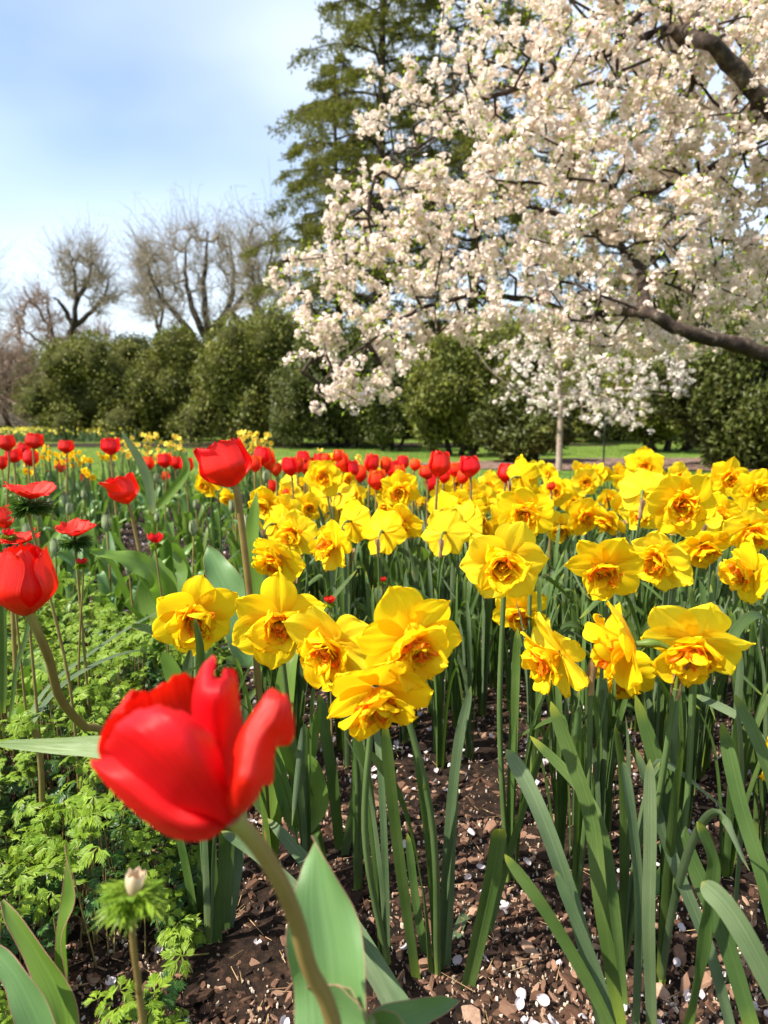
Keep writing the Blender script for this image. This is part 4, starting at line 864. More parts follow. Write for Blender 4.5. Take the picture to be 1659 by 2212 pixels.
m_ = MB(); tube(m_, crom([base, wp(310, 2230, .385), wp(300, 2130, .38), wp(288, 2040, .377), nb], 22), .0021, 10); m_.build('stem', M['tstem'], root, base=base)
# bent reddish anemone stems in the foliage
def bare_stem(pts, dd, r0, lab):
    P = [wp(p[0], p[1], q) for p, q in zip(pts, np.linspace(dd[0], dd[1], len(pts)))]; base = P[0].copy(); base[2] = .012; P = [base] + P
    m_ = MB(); root = thing('anemone', base, lab, 'anemone'); tube(m_, crom(P, 24), np.linspace(r0 * 1.2, r0, 24), 9); m_.build('stem', M['fstem'], root, base=base)
    m_ = MB(); n_ = 12; a_ = rng.uniform(0, 6.28, n_); scatter_leaves(m_, temps[1], np.repeat(P[-1][None], n_, 0) + rng.normal(0, .006, (n_, 3)), rng.uniform(.014, .024, n_), np.stack([rng.normal(0, .5, n_) , rng.normal(-.3, .5, n_), np.ones(n_)], 1), a_); m_.build('leaves', M['fern'], root, smooth=False, base=base)
bare_stem([(92,1745),(90,1680),(84,1620),(72,1575),(50,1560)], (.86, .84), .0034, 'leafy anemone shoot nodding on a bent brown stem at the left edge')

# ------------------------------------------------------------------ small narcissus clusters in the back of the bed
def narcissus(px, py, hpx, wpx, d, lab, seed, n_fl=16, mats=('pale', 'orange_s'), group='pale narcissus at the back of the bed'):
    r = np.random.default_rng(seed); c = wp(px, py, d); H = hpx * d / FPX; Wd = wpx * d / FPX; base = np.array([c[0], d + .03, .015]); root = thing('narcissus', base, lab, 'narcissus', group)
    for k in range(n_fl):
        p = c + np.array([r.uniform(-.5, .5) * Wd, r.uniform(-.5, .5) * Wd, r.uniform(-.5, .5) * H]); a = facing(r.uniform(-70, 70), r.uniform(-20, 40)); Mx = frame(a, r.uniform(0, 1)); s = r.uniform(.028, .038); out, cor, stm = MB(), MB(), MB()
        for q in range(6): out.grid(place(petal(s * .5, s * .38, q * 1.047, .15, 0, .0, 0, .15, .03, .8, 5, 4, r=r), Mx, p))
        t = np.linspace(0, 6.283, 9)[:-1]; cor.grid(place(np.stack([np.stack([np.cos(t) * w_, np.sin(t) * w_, t * 0 + z_], -1) for w_, z_ in ((.0005, .0005), (s * .10, .001), (s * .13, s * .16), (s * .17, s * .22))]), Mx, p), wrap=True)
        fo = out.build('flower', M[mats[0]], root, base=base); cor.build('corona', M[mats[1]], fo, base=base)
        b = base + np.array([r.normal(0, .02), r.normal(0, .02), 0]); tube(stm, crom([b, b * .5 + p * .5, p - a * .006], 6), .0018, 4); stm.build('stem', M['dstem'], root, base=base)
    daff_leaves(root, base, 6, seed, .36, True)
NS = [(280,968,46,28,4.4,'pale narcissus left of the leaf tip by the lawn'),(325,962,52,44,4.3,'broad pale narcissus cluster, middle one behind the left tulips'),(374,966,50,36,4.3,'pale narcissus right of the broad cluster behind the left tulips'),
 (530,955,54,30,3.6,'tall pale narcissus just right of the tall red tulip'),(566,962,56,34,3.6,'tall pale narcissus second from the tall red tulip'),(488,962,30,20,4.4,'pale narcissus peeping above the tall red tulip'),(345,985,30,22,3.9,'pale narcissus low among the left tulips'),
 (610,998,18,14,4.2,'small pale narcissus in the far tulip row, left'),(692,975,20,16,4.4,'small pale narcissus in the far tulip row, middle'),(779,996,24,18,4.2,'small pale narcissus in the far tulip row, right'),(258,962,30,24,4.6,'pale narcissus behind the red tulip at left')]
for k, (px, py, hh, ww, d, lab) in enumerate(NS): narcissus(px, py, hh, ww, d, lab, 1500 + k, max(6, int(hh * ww / 70)))
NY = [(75,990,30,30,3.6,'yellow narcissus beside the left corner tulips'),(112,988,34,34,3.6,'yellow narcissus left of the dark red tulip'),(150,994,34,34,3.4,'wide yellow narcissus behind a thin tulip stem at left'),(183,1000,24,30,3.4,'yellow narcissus right of the wide one at left'),
 (228,988,24,36,3.2,'orange tinted narcissus under the red tulip at left'),(191,1024,18,20,2.6,'single yellow narcissus beside a small red tulip at left'),(98,970,14,14,4.4,'small yellow narcissus against the lawn at left'),(60,1012,24,20,3.2,'yellow narcissus low in the left corner'),(820,1010,22,22,3.0,'orange yellow narcissus in the far tulip row')]
for k, (px, py, hh, ww, d, lab) in enumerate(NY): narcissus(px, py, hh, ww, d, lab, 1600 + k, max(5, int(hh * ww / 90)), ('yel', 'orange_s'), 'yellow narcissus at the back of the bed')
m_ = MB(); n = 900; x = rng.uniform(-13, -7.2, n) ; y = 21 + rng.normal(0, .8, n) + (x + 10) * .1; C = np.stack([x, y, rng.uniform(.22, .42, n)], 1); cards(m_, C, np.full(n, .09), .9, mat=0)
n = 3000; x = rng.uniform(-13, -7.2, n); y = 21 + rng.normal(0, .9, n) + (x + 10) * .1; cards(m_, np.stack([x, y, rng.uniform(.0, .3, n)], 1), np.full(n, .3), .1, out=np.array([[0, 0, 1.]]), bias=3, mat=1)
tag(m_.build('distant_daffodils', [M['pale'], M['dleaf2']]), 'mass of pale daffodils in a far bed across the lawn at left', 'daffodils', kind='stuff')

# ------------------------------------------------------------------ bench and stake
bx0 = gp(8, 941); bx0 = np.array([-15.4, 28.5, 0]); root = thing('bench', bx0, 'weathered grey wooden bench far away at the left edge of the lawn', 'bench')
def box(mb_, c, s):
    c = np.array(c); s = np.array(s) / 2; V = np.array([[x, y, z] for x in (-1, 1) for y in (-1, 1) for z in (-1, 1)]) * s + c
    mb_.add(V, [[0, 1, 3, 2], [4, 6, 7, 5], [0, 4, 5, 1], [2, 3, 7, 6], [0, 2, 6, 4], [1, 5, 7, 3]])
m_ = MB(); [box(m_, (0, -.18 + .1 * k, .44), (1.8, .08, .03)) for k in range(5)]; m_.build('seat', M['wood'], root, smooth=False)
m_ = MB(); [box(m_, (0, .28, .56 + .11 * k), (1.8, .025, .07)) for k in range(4)]; m_.build('backrest', M['wood'], root, smooth=False)
for sx in (-.85, .85):
    for sy, hh in ((-.2, .62), (.3, .95)): m_ = MB(); box(m_, (sx, sy, hh / 2), (.07, .07, hh)); m_.build('leg', M['wood'], root, smooth=False)
    m_ = MB(); box(m_, (sx, .04, .635), (.09, .56, .03)); m_.build('armrest', M['wood'], root, smooth=False)
sp = gp(1303, 1005); m_ = MB(); tube(m_, [(0, 0, 0), (0, 0, .5), (0.01, 0, 1.0)], .014, 8); o = m_.build('stake', M['stake']); o.location = sp
tag(o, 'thin dark garden stake standing in the mulch right of the sapling', 'stake')

# ------------------------------------------------------------------ evergreen shrubs
def leafy(nL, lumps, size, r, inner=.8):
    """points near the surface of lumps (cx,cy,cz,rx,ry,rz)"""
    L = np.array(lumps); wgt = (L[:, 3] * L[:, 5]); k = r.choice(len(L), nL, p=wgt / wgt.sum()); d = unit(r.normal(size=(nL, 3))); rad = r.uniform(inner, 1.06, (nL, 1))
    return L[k, :3] + d * L[k, 3:6] * rad, d
def shrub(name, px, base_py, top_py, wpx, lab, seed, n=9000, mat='yew', leaf=.13, clear=0.0, trunks=0, dist=None, cat='shrub', depth=.8, lumps_n=64, shape=1.0):
    wpx *= 1.28; top_py += (base_py - top_py) * .05; n = int(n * 2.8); leaf *= .72; r = np.random.default_rng(seed); b = gp(px, base_py); d = dist or b[1]; b = wp(px, base_py, d); b[2] = 0; top = wp(px, top_py, d)[2]; Wd = wpx * d / FPX; H = top - clear
    root = thing(name, b, lab, cat); lumps = []
    for k in range(lumps_n):
        t = r.random() ** .9; a = r.uniform(0, 6.28); prof = (1 - .55 * t ** 2.0 * shape) * (.72 + .28 * min(1, t * 4)); rr = Wd / 2 * prof * r.uniform(.3, 1.0); s = Wd * r.uniform(.05, .18)
        tall = r.uniform(.7, 1.5); s *= (.8 if tall > 1.3 else 1); lumps.append((math.cos(a) * rr, math.sin(a) * rr * depth, clear + H * (.10 + .84 * t), s, s * depth, s * tall))
    C, dr = leafy(n, lumps, leaf, r, .72); C = C + dr * np.abs(r.normal(0, .05 * d / 15, (n, 1))); m_ = MB(); cards(m_, C, np.full(n, leaf), .5, dr * .6 + [0, 0, .7], .9)
    cr_ = m_.build('crown', M[mat], root, smooth=False)
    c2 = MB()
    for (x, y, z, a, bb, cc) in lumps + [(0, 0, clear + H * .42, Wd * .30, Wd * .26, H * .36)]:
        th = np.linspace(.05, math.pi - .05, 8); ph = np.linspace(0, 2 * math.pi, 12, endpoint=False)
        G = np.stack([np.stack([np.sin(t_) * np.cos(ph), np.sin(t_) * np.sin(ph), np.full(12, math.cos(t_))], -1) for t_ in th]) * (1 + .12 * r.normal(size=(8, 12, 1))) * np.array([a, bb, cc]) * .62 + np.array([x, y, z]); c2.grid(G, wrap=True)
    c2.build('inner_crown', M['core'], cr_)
    t_ = MB(); nt_ = max(1, trunks)
    for k in range(nt_):
        x = (k - (nt_ - 1) / 2) * Wd * .16 + r.normal(0, .03); tube(t_, crom([(x * .6, r.normal(0, .08), -.02), (x, r.normal(0, .1), clear * .6 + .1), (x * 1.6, 0, clear + H * .4)], 8), np.linspace(.07, .04, 8) * Wd / 2.4, 7)
    t_.build('trunk', M['bark'], root)
shrub('evergreen_shrub', 225, 952, 722, 235, 'rounded olive green shrub, leftmost big one under the bare trees', 1, mat='yew', n=12000)
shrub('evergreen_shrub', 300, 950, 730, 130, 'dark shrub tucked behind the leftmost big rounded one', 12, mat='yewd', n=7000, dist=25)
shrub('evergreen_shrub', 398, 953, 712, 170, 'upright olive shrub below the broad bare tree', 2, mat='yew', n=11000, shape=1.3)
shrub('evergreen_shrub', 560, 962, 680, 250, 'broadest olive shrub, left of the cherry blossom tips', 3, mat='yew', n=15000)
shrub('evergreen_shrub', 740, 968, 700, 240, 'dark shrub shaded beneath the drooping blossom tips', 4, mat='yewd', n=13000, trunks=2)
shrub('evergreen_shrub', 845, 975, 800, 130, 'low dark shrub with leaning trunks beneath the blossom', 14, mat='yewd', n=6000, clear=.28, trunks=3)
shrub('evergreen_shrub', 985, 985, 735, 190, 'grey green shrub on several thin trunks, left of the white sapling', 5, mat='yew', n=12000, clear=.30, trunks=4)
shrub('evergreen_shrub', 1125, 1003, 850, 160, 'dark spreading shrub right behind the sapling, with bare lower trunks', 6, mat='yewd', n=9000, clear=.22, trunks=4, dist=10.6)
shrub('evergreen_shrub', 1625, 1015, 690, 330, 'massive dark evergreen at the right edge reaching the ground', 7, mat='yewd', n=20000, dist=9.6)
shrub('evergreen_shrub', 1440, 1000, 760, 230, 'yellowish evergreen between the sapling crown and the massive right one', 8, mat='yew', n=12000, clear=.30, dist=14, trunks=3)
shrub('evergreen_shrub', 1170, 975, 690, 300, 'tall green shrub far behind the sapling crown', 9, mat='yew', n=13000, clear=.25, dist=20, trunks=3)
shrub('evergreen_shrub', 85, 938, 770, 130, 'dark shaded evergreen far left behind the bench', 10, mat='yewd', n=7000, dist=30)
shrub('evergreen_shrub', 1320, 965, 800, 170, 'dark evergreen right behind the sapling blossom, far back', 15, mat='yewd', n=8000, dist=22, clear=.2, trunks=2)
shrub('evergreen_shrub', 20, 935, 860, 120, 'low clipped shrub behind the far bench', 16, mat='haze_leaf', n=4000, dist=36)
shrub('evergreen_tree', 1555, 960, 560, 330, 'tall dark evergreen behind the lower cherry limb at right', 17, mat='yewd', n=15000, dist=21, cat='tree', leaf=.2)
shrub('evergreen_tree', 1310, 958, 640, 260, 'dark evergreen tree behind the sapling and the tall green shrub', 18, mat='yewd', n=12000, dist=26, cat='tree', leaf=.2)
shrub('evergreen_tree', 1000, 955, 690, 260, 'dark evergreen far behind the shrub with several thin trunks', 19, mat='yewd', n=11000, dist=28, cat='tree', leaf=.2)
shrub('evergreen_tree', 850, 955, 720, 200, 'dark evergreen filling the gap beneath the drooping blossom', 20, mat='yewd', n=9000, dist=24, cat='tree', leaf=.18)
shrub('evergreen_shrub', 480, 948, 740, 160, 'dark shrub in the gap between the upright olive shrub and the broadest one', 21, mat='yewd', n=8000, dist=26)
shrub('evergreen_shrub', 160, 945, 800, 130, 'dark low shrub at the left foot of the leftmost big rounded one', 22, mat='yewd', n=6000, dist=28)
shrub('evergreen_shrub', 640, 950, 690, 170, 'tall dark shrub top showing between the broadest shrub and the blossom', 23, mat='yew', n=8000, dist=25)
m_ = MB(); r = np.random.default_rng(5); lumps = [(x_, 52 + r.normal(0, 3), r.uniform(.5, 2.8), r.uniform(2, 3.4), 2, r.uniform(1.4, 2.6)) for x_ in np.linspace(-45, 45, 60)]
C, dr = leafy(42000, lumps, .4, r, .6); cards(m_, C, np.full(len(C), .5), .6, dr, .6); tag(m_.build('woodland', M['haze_leaf']), 'far brownish green woodland edge behind the lawn', 'woodland', kind='stuff')

# ------------------------------------------------------------------ tall hemlocks
def hemlock(px_b, px_t, d, H, lab, seed, lo=4.5, Lmax=4.8, nb=85, r0=.2, n_leaf=26, lean=0.0):
    r = np.random.default_rng(seed); b = wp(px_b, 700, d); b[2] = 0; t14 = wp(px_t, 0, d); top = np.array([(t14[0] - b[0]) * H / max(t14[2], 1), 0, H]); root = thing('hemlock_tree', b, lab, 'tree')
    m_ = MB(); tube(m_, crom([(0, 0, 0), top * .35 + [.08, 0, 0], top * .7, top], 20), np.linspace(r0, .03, 20), 10); m_.build('trunk', M['bark'], root)
    fol, br = MB(), MB(); Cs = []; Ts = []
    for k in range(nb):
        h = lo + (H - lo) * ((k + r.uniform(0, 1)) / nb) ** 1.05; a = k * 2.4 + r.normal(0, .3); L = Lmax * (1 - .85 * ((h - lo) / (H - lo)) ** 1.4) * r.uniform(.55, 1.1); dv = np.array([math.cos(a), math.sin(a), 0]); o = top * h / H; o[2] = h
        P = crom([o, o + dv * L * .35 + [0, 0, L * .10], o + dv * L * .7 + [0, 0, L * .06], o + dv * L + [0, 0, -L * .10]], 9); segs(br, P[:-1], P[1:], np.linspace(.05, .012, 8), np.linspace(.045, .008, 8), 4)
        ns = int(9 + L * 5)
        for q in range(ns):
            t = r.uniform(.22, 1.0); i = min(7, int(t * 8)); p = P[i] + (P[i + 1] - P[i]) * (t * 8 - i); sd_ = np.cross(dv, [0, 0, 1]) * r.choice([-1, 1]); l = L * .30 * (1.15 - t) + .25
            e = p + (sd_ * r.uniform(.5, 1) + dv * r.uniform(.3, .9)) * l + np.array([0, 0, -l * r.uniform(.1, .5)]); br_ = np.stack([p, e]); segs(br, p[None], e[None], np.array([.012]), np.array([.004]), 3)
            w_ = r.random((n_leaf, 1)); pts = p + (e - p) * w_ + r.normal(0, .04 + .03 * l, (n_leaf, 3)) * [1, 1, .7]; pts[:, 2] -= abs(r.normal(0, .10, n_leaf)); Cs.append(pts)
    C = np.concatenate(Cs); cards(fol, C, np.full(len(C), .15), .30, down=.5); br.build('branches', M['bark'], root); fol.build('crown', M['hemlock'], root, smooth=False)
hemlock(803, 827, 24, 21, 'tallest hemlock with its dark trunk left of the cherry blossom', 31, lo=4.6, Lmax=4.7, nb=105, r0=.24)
hemlock(728, 722, 27, 13.8, 'shorter hemlock left of the tallest one, thick with low boughs', 32, lo=4.0, Lmax=3.9, nb=66, r0=.20)
hemlock(1010, 1045, 26, 22, 'hemlock with a leaning trunk seen through the top of the cherry blossom', 33, lo=6.0, Lmax=5.0, nb=120, r0=.24)
hemlock(1380, 1385, 30, 20, 'hemlock mostly hidden behind the right of the cherry blossom', 34, lo=4.5, Lmax=4.5, nb=60, r0=.24)

# ------------------------------------------------------------------ cherry tree in blossom
def grow(limbs, targets, seg=.16):
    """join every target to the nearest existing branch node; returns segments with pipe-model radii"""
    nodes = []; par = []
    for L in limbs:
        start = len(nodes)
        for i, p in enumerate(L['pts']): nodes.append(p); par.append(start + i - 1 if i else (L['from'] if L.get('from') is not None else -1))
    nodes = [np.array(p) for p in nodes]; N0 = len(nodes); arr = np.zeros((N0 + len(targets) * 3 + 5, 3)); arr[:N0] = nodes; cnt_ = N0; order = np.argsort([np.min(np.linalg.norm(arr[:N0] - t, axis=1)) for t in targets]); ends = []
    for o in order:
        t = targets[o]; dd = np.linalg.norm(arr[:cnt_] - t, axis=1); dd = dd + .25 * np.maximum(0, arr[:cnt_, 2] * 0); j = int(np.argmin(dd)); L = dd[j]; p = arr[j]; k = max(1, min(3, int(L / seg))); prev = j
        for s_ in range(1, k + 1):
            f = s_ / k; q = p * (1 - f) + t * f + (rng.normal(0, .018 * seg / .16, 3) if s_ < k else 0); q[2] += .10 * L * math.sin(math.pi * f); arr[cnt_] = q; par.append(prev); prev = cnt_; cnt_ += 1
        ends.append(prev)
    wgt = np.zeros(cnt_); 
    for e in ends: wgt[e] += 1
    for i in range(cnt_ - 1, -1, -1):
        if i >= N0 and par[i] >= 0: wgt[par[i]] += wgt[i]
    return arr[:cnt_], par, wgt, N0
def dense(P, k=4): return list(crom(np.array(P), len(P) * k))
def in_poly(x, y, P):
    c = False; j = len(P) - 1
    for i in range(len(P)):
        if (P[i][1] > y) != (P[j][1] > y) and x < (P[j][0] - P[i][0]) * (y - P[i][1]) / (P[j][1] - P[i][1]) + P[i][0]: c = not c
        j = i
    return c
def florets(mb_, C, n_per, rad, fs, mat=0):
    """pompoms of five-petalled florets round each cluster centre"""
    K_ = len(C); Np = K_ * n_per; ctr = np.repeat(C, n_per, 0); d = unit(rng.normal(size=(Np, 3))); p = ctr + d * np.repeat(rad, n_per)[:, None] * rng.uniform(.65, 1.1, (Np, 1)); ax = unit(d + rng.normal(0, .35, (Np, 3)))
    x = unit(np.cross(ax, rng.normal(size=(Np, 3)))); y = np.cross(ax, x); s = fs * rng.uniform(.8, 1.2, (Np, 1)); V = []
    for k in range(5):
        a = k * 1.2566; e = x * math.cos(a) + y * math.sin(a); sd_ = -x * math.sin(a) + y * math.cos(a)
        V.append(np.stack([p, p + (e * .33 + sd_ * .27) * s + ax * .10 * s, p + e * .52 * s + ax * .2 * s, p + (e * .33 - sd_ * .27) * s + ax * .10 * s], 1))
    V = np.stack(V, 1); uv = np.tile(np.array([[.5, 0], [1, .6], [.5, 1], [0, .6]]), (Np * 5, 1)); mb_.add(V, np.arange(Np * 20).reshape(-1, 4), uv, mat)
def crown_tree(lab, d, trunk, limbs_, poly, nt, mat='twig', r0=.3, leaf=None, fuzz=4, name='bare_tree', dz=2.2):
    b = wp(trunk[0][0], 900, d); b[2] = 0; root = thing(name, b, lab, 'tree')
    tp_ = [b] + [wp(x, y, d) for x, y in trunk]; LL = [{'pts': dense(tp_, 3)}]
    for q in limbs_: o = rng.uniform(-dz, dz) * .6; LL.append({'pts': dense([wp(x, y, d + o * i / (len(q) - 1)) for i, (x, y) in enumerate(q)], 4)})
    tg = []; xs = [p[0] for p in poly]; ys = [p[1] for p in poly]
    while len(tg) < nt:
        px, py = random.uniform(min(xs), max(xs)), random.uniform(min(ys), max(ys))
        if math.sin(px * .075 + py * .05) * math.sin(py * .066 - px * .034) < -.30 or random.random() < .1: continue
        if in_poly(px, py, poly): tg.append(wp(px, py, d + random.uniform(-dz, dz)))
    LL2 = [{'pts': [p + rng.normal(0, .04, 3) * (i > 0) for i, p in enumerate(L['pts'])]} for L in LL]; arr, par, wgt, N0 = grow(LL2, tg, seg=.75)
    m_ = MB(); tube(m_, np.array(LL2[0]['pts']), np.linspace(r0 * 1.2, r0 * .8, len(LL2[0]['pts'])), 10); m_.build('trunk', M['bark'], root, base=b)
    for L in LL2[1:]: m_ = MB(); tube(m_, np.array(L['pts']), np.linspace(r0 * .55, .04, len(L['pts'])), 7); m_.build('limb', M['bark'], root, base=b)
    idx = np.arange(N0, len(arr)); pr = np.array([par[i] for i in idx]); rad = .011 * np.sqrt(np.maximum(wgt[idx], 1)) + .006; m_ = MB(); segs(m_, arr[pr], arr[idx], rad * 1.1, rad, 4)
    ctr = np.array(wp(trunk[-1][0], trunk[-1][1], d)); A = np.repeat(arr[idx], fuzz, 0); o_ = unit(A - ctr); B = A + (o_ * .8 + rng.normal(0, .6, A.shape)) * rng.uniform(.2, 1.3, (len(A), 1)); segs(m_, A, B, np.full(len(A), .011), np.full(len(A), .006), 3)
    C = B + rng.normal(0, .25, B.shape) + o_ * .15; segs(m_, B, C, np.full(len(A), .007), np.full(len(A), .005), 3)
    m_.build('branches', M[mat], root, base=b)
    if leaf: m2 = MB(); T = C[rng.random(len(C)) < .7]; cards(m2, T, np.full(len(T), .10), .6); m2.build('buds', M[leaf], root, smooth=False, base=b)
crown_tree('tall bare tree standing alone against the sky at left', 42, [(157, 790), (156, 715)], [[(156,715),(165,640),(160,585),(150,545)],[(156,708),(195,672),(225,645),(235,600)],[(165,650),(192,600),(198,555)],[(156,700),(135,660),(118,640)]],
  [(108,560),(150,520),(200,530),(225,565),(240,600),(262,640),(245,665),(200,690),(185,660),(150,650),(115,600)], 330, r0=.32)
crown_tree('broad bare tree with spreading forked trunk left of the hemlocks', 40, [(455, 800), (448, 735)], [[(448,735),(415,660),(400,590),(405,520)],[(452,730),(440,640),(445,560),(450,500)],[(452,728),(492,665),(505,590),(495,515)],[(460,715),(515,655),(545,600)],[(440,760),(390,690),(345,640),(318,570)],[(492,665),(520,700),(540,690)]],
  [(288,640),(285,570),(300,530),(345,505),(400,488),(450,480),(505,500),(550,550),(565,620),(545,680),(500,710),(430,700),(350,700),(300,690)], 640, r0=.42)
crown_tree('slender bare tree leaning beside the broad one', 45, [(352, 790), (345, 720)], [[(345,720),(325,650),(305,590),(298,545)],[(345,710),(352,640),(340,570)]], [(282,640),(290,545),(340,520),(372,600),(365,690),(310,690)], 180, r0=.2)
crown_tree('thin tree just coming into pale green bud against the hemlocks', 34, [(556, 760), (556, 660)], [[(556,660),(545,590),(540,530),(545,490)],[(556,640),(580,580),(590,520)],[(556,690),(525,620)]], [(508,590),(520,520),(555,480),(600,500),(612,600),(600,670),(530,690)], 230, r0=.15, leaf='spring', dz=1.4)
crown_tree('low spreading brown bare tree at far left', 46, [(125, 800), (118, 740)], [[(118,740),(90,680),(60,640),(50,620)],[(118,735),(105,680),(100,640)],[(118,760),(60,720),(20,700)]], [(0,780),(15,700),(45,640),(80,620),(120,650),(145,710),(150,770),(80,790)], 340, mat='twigr', r0=.2)
crown_tree('bare tree just reaching in at the left edge', 40, [(-70, 760), (-70, 690)], [[(-70,690),(-40,620),(-20,570)],[(-70,680),(-80,600)]], [(-140,560),(-20,545),(2,600),(0,680),(-60,700),(-140,680)], 160, r0=.25)
crown_tree('small reddish brown bare tree behind the leftmost shrub', 48, [(205, 830), (205, 780)], [[(205,780),(180,740),(150,720)],[(205,775),(225,735),(240,715)]], [(110,780),(120,715),(180,700),(250,715),(275,760),(200,790)], 220, mat='twigr', r0=.15, dz=1.5)
crown_tree('small purplish budding tree at the left edge above the bench', 26, [(12, 900), (14, 865)], [[(14,865),(-10,820),(-20,780)],[(14,860),(40,820),(60,800)],[(14,850),(20,800)]], [(-60,900),(-50,780),(0,755),(55,780),(92,830),(80,880),(20,880)], 260, mat='twigr', r0=.10, name='small_tree', dz=1.2)
POLY = [(880,-40),(900,70),(845,150),(785,150),(758,225),(762,290),(820,325),(770,350),(790,400),(725,380),(716,440),(700,500),(760,520),(690,545),(600,560),(585,640),(640,680),(605,740),(660,790),(625,815),(690,830),(640,892),(760,885),(850,860),(900,790),(980,730),(1050,760),(1150,760),(1300,770),(1400,760),(1510,760),(1680,745),(1900,700),(1900,-120),(1000,-120)]
base = np.array([4.6, 5.2, 0]); trunk_top = np.array([4.35, 5.1, 1.35])
def W3(px, py, d): return wp(px, py, d)
l1 = [trunk_top, np.array([3.7, 4.9, 1.15]), W3(1760, 815, 4.05), W3(1659, 768, 3.95), W3(1580, 742, 3.90), W3(1500, 722, 3.85), W3(1440, 698, 3.85), W3(1392, 672, 3.90), W3(1320, 676, 4.75), W3(1250, 690, 4.75), W3(1180, 655, 4.75), W3(1090, 640, 4.75), W3(1000, 640, 4.55), W3(900, 670, 4.55), W3(800, 735, 4.55), W3(720, 800, 4.55), W3(670, 860, 4.55)]
l2 = [trunk_top, np.array([4.0, 4.9, 1.9]), W3(1850, 420, 4.15), W3(1720, 290, 4.05), W3(1640, 205, 4.00), W3(1570, 130, 3.95), W3(1512, 78, 3.95), W3(1455, 62, 4.75), W3(1400, 78, 4.75), W3(1300, 120, 4.75), W3(1175, 172, 4.75), W3(1060, 208, 4.75), W3(985, 245, 4.55), W3(920, 310, 4.55), W3(850, 335, 4.55)]
l3 = [W3(1512, 78, 3.95), W3(1500, 30, 4.4), W3(1490, -60, 4.4)]
l4 = [W3(1392, 672, 3.9), W3(1370, 560, 4.8), W3(1250, 480, 5.2), W3(1100, 440, 5.4), W3(950, 470, 5.4), W3(800, 520, 5.3), W3(680, 560, 5.2)]
l5 = [W3(1640, 205, 4.0), W3(1590, 330, 4.7), W3(1450, 400, 4.9), W3(1340, 430, 4.9), W3(1200, 400, 4.9), W3(1080, 390, 4.8), W3(930, 400, 4.7), W3(800, 420, 4.6)]
l6 = [W3(1455, 62, 4.0), W3(1500, 150, 4.3), W3(1470, 250, 4.4), W3(1430, 330, 4.4), W3(1380, 420, 4.4)]
limbs = [{'pts': dense(q)} for q in (l1, l2, l3, l4, l5, l6)]
def limb_r(i): return (.052, .060, .030, .030, .026, .020)[i]
targets = []
while len(targets) < 2050:
    px, py = random.uniform(560 if len(targets) < 1700 else 1180, 1850), random.uniform(-110, 900)
    if not in_poly(px, py, POLY): continue
    edge = min(1, max(0, (px - 560) / 420)); 
    if random.random() > .50 + .5 * edge: continue
    if px < 1000 and py < 330 and random.random() < .45: continue
    if px < 1120 and py < 120 and random.random() < .8: continue
    dmid = 4.85; dd = dmid + random.uniform(-.72, 1) * (.35 + .95 * edge); dd = max(dd, 3.7 if px > 1330 else 0); targets.append(W3(px, py, dd))
arr, par, wgt, N0 = grow(limbs, targets)
root = thing('cherry_tree', base, 'cherry tree covered in pale pink blossom, reaching in from the right', 'tree')
m_ = MB(); tube(m_, crom([base - [0, 0, .05], base + [0.02, 0, .5], trunk_top + [0, 0, .05]], 12), np.linspace(.19, .14, 12), 14); m_.build('trunk', M['cbark'], root, base=base)
for i, L in enumerate(limbs):
    P = np.array(L['pts']); n_ = len(P); P = P + rng.normal(0, .006, P.shape); rr = limb_r(i) * np.linspace(1.1, .22, n_) ** 1.5 * (1 + .08 * np.sin(np.arange(n_) * 1.3)); m_ = MB(); tube(m_, P, rr, 10); m_.build('limb', M['cbark'], root, base=base)
m_ = MB(); idx = np.arange(N0, len(arr)); pr = np.array([par[i] for i in idx]); rad = .0022 * np.sqrt(np.maximum(wgt[idx], 1)) + .0012; segs(m_, arr[pr], arr[idx], rad * 1.1, rad, 5); m_.build('twigs', M['cbark'], root, base=base)
node = np.array([arr[i] for i in idx]); pn = arr[pr]; thin = wgt[idx] < 6
Cc = [node[thin]]; 
for f in (.25, .5, .75): sel = thin & (rng.random(len(node)) < .72); Cc.append(pn[sel] * (1 - f) + node[sel] * f)
Cc = np.concatenate(Cc); Cc = np.concatenate([Cc, Cc[rng.random(len(Cc)) < .6] + rng.normal(0, .06, (0, 3)) if False else Cc[rng.random(len(Cc)) < .9] ])
Cc = Cc + rng.normal(0, .026, Cc.shape); Cc[:, 2] -= .012; print('cherry clusters', len(Cc))
m_ = MB(); florets(m_, Cc, 12, rng.uniform(.014, .038, len(Cc)), .0245); m_.build('blossom', M['bloom'], root, base=base, smooth=False)
m_ = MB(); lc = Cc[rng.random(len(Cc)) < .55]; lc = np.repeat(lc, 3, 0) + rng.normal(0, .035, (len(lc) * 3, 3)); cards(m_, lc, np.full(len(lc), .034), .5); m_.build('young_leaves', M['young'], root, base=base, smooth=False)

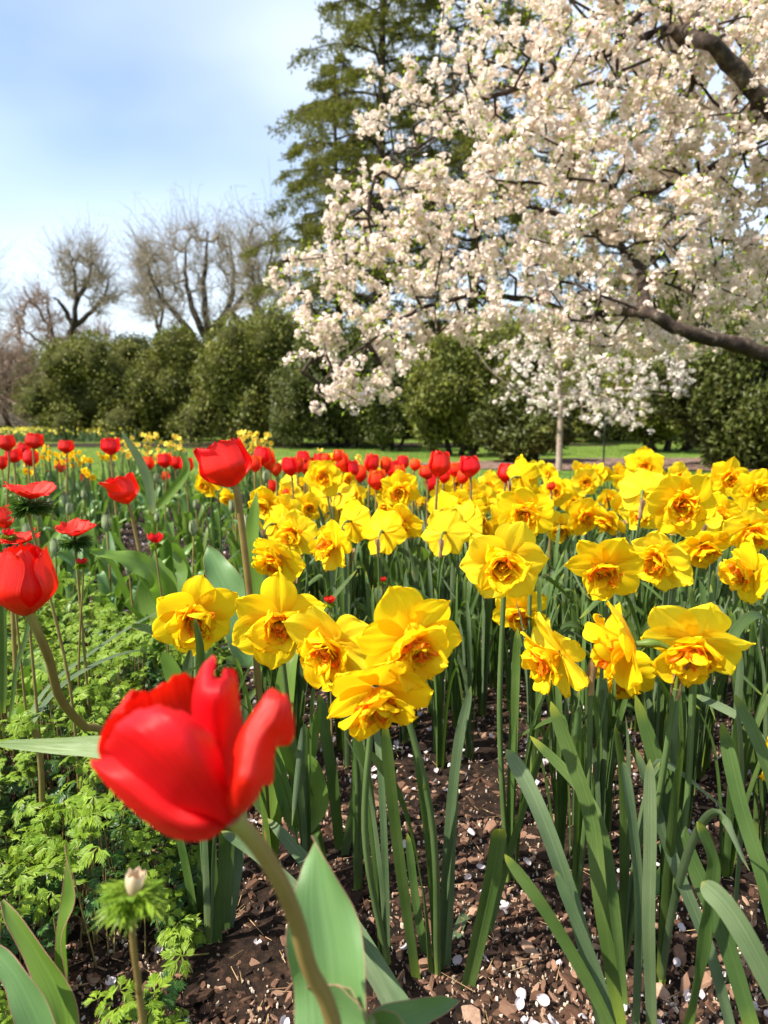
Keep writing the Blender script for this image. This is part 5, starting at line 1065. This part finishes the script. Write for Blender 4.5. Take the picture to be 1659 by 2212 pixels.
# sapling
sb = gp(1207, 1017); sd_ = sb[1]; root = thing('cherry_sapling', sb, 'small white blossoming cherry sapling with pale slim trunk in the mulch', 'tree')
SP = [(1050,860),(1060,790),(1080,770),(1120,700),(1200,640),(1350,640),(1450,690),(1510,780),(1505,850),(1430,880),(1400,920),(1300,925),(1240,900),(1190,885),(1130,905),(1110,870)]
def T3(px, py, dd=0): return wp(px, py, sd_ + dd)
s1 = [sb + [0, 0, -.03], T3(1209, 950), T3(1211, 880), T3(1208, 820), T3(1215, 740), T3(1225, 670)]
s2 = [T3(1211, 880), T3(1160, 860, .1), T3(1110, 838, .1), T3(1060, 800, .1), T3(1028, 755, .1)]; s3 = [T3(1208, 820), T3(1290, 780, -.3), T3(1380, 745, -.3), T3(1450, 740, -.2)]; s4 = [T3(1210, 850), T3(1270, 850, .3), T3(1350, 840, .4), T3(1420, 830, .3)]; s5 = [T3(1208, 800), T3(1170, 740, -.3), T3(1130, 720, -.3)]
sl_ = [{'pts': dense(q)} for q in (s1, s2, s3, s4, s5)]; targets = []
while len(targets) < 260:
    px, py = random.uniform(1040, 1515), random.uniform(640, 930)
    if in_poly(px, py, SP): targets.append(T3(px, py, random.uniform(-.9, .9)))
arr, par, wgt, N0 = grow(sl_, targets)
m_ = MB(); tube(m_, np.array(sl_[0]['pts']), np.linspace(.042, .016, len(sl_[0]['pts'])), 10); m_.build('trunk', M['sbark'], root, base=sb)
for q in sl_[1:]: m_ = MB(); tube(m_, np.array(q['pts']), np.linspace(.016, .006, len(q['pts'])), 7); m_.build('limb', M['sbark'], root, base=sb)
idx = np.arange(N0, len(arr)); pr = np.array([par[i] for i in idx]); m_ = MB(); rad = .0028 * np.sqrt(np.maximum(wgt[idx], 1)) + .001; segs(m_, arr[pr], arr[idx], rad, rad, 4); m_.build('twigs', M['sbark'], root, base=sb)
Cc = np.concatenate([arr[idx], arr[pr] * .5 + arr[idx] * .5]) + rng.normal(0, .05, (2 * len(idx), 3)); m_ = MB(); florets(m_, Cc, 10, rng.uniform(.02, .045, len(Cc)), .036); m_.build('blossom', M['bloomw'], root, base=sb, smooth=False)
m_ = MB(); lc = Cc[rng.random(len(Cc)) < .35]; lc = np.repeat(lc, 2, 0) + rng.normal(0, .04, (len(lc) * 2, 3)); cards(m_, lc, np.full(len(lc), .05), .5); m_.build('young_leaves', M['young'], root, base=sb, smooth=False)
print('objects', len(bpy.data.objects), 'polys', sum(len(m.polygons) for m in bpy.data.meshes))
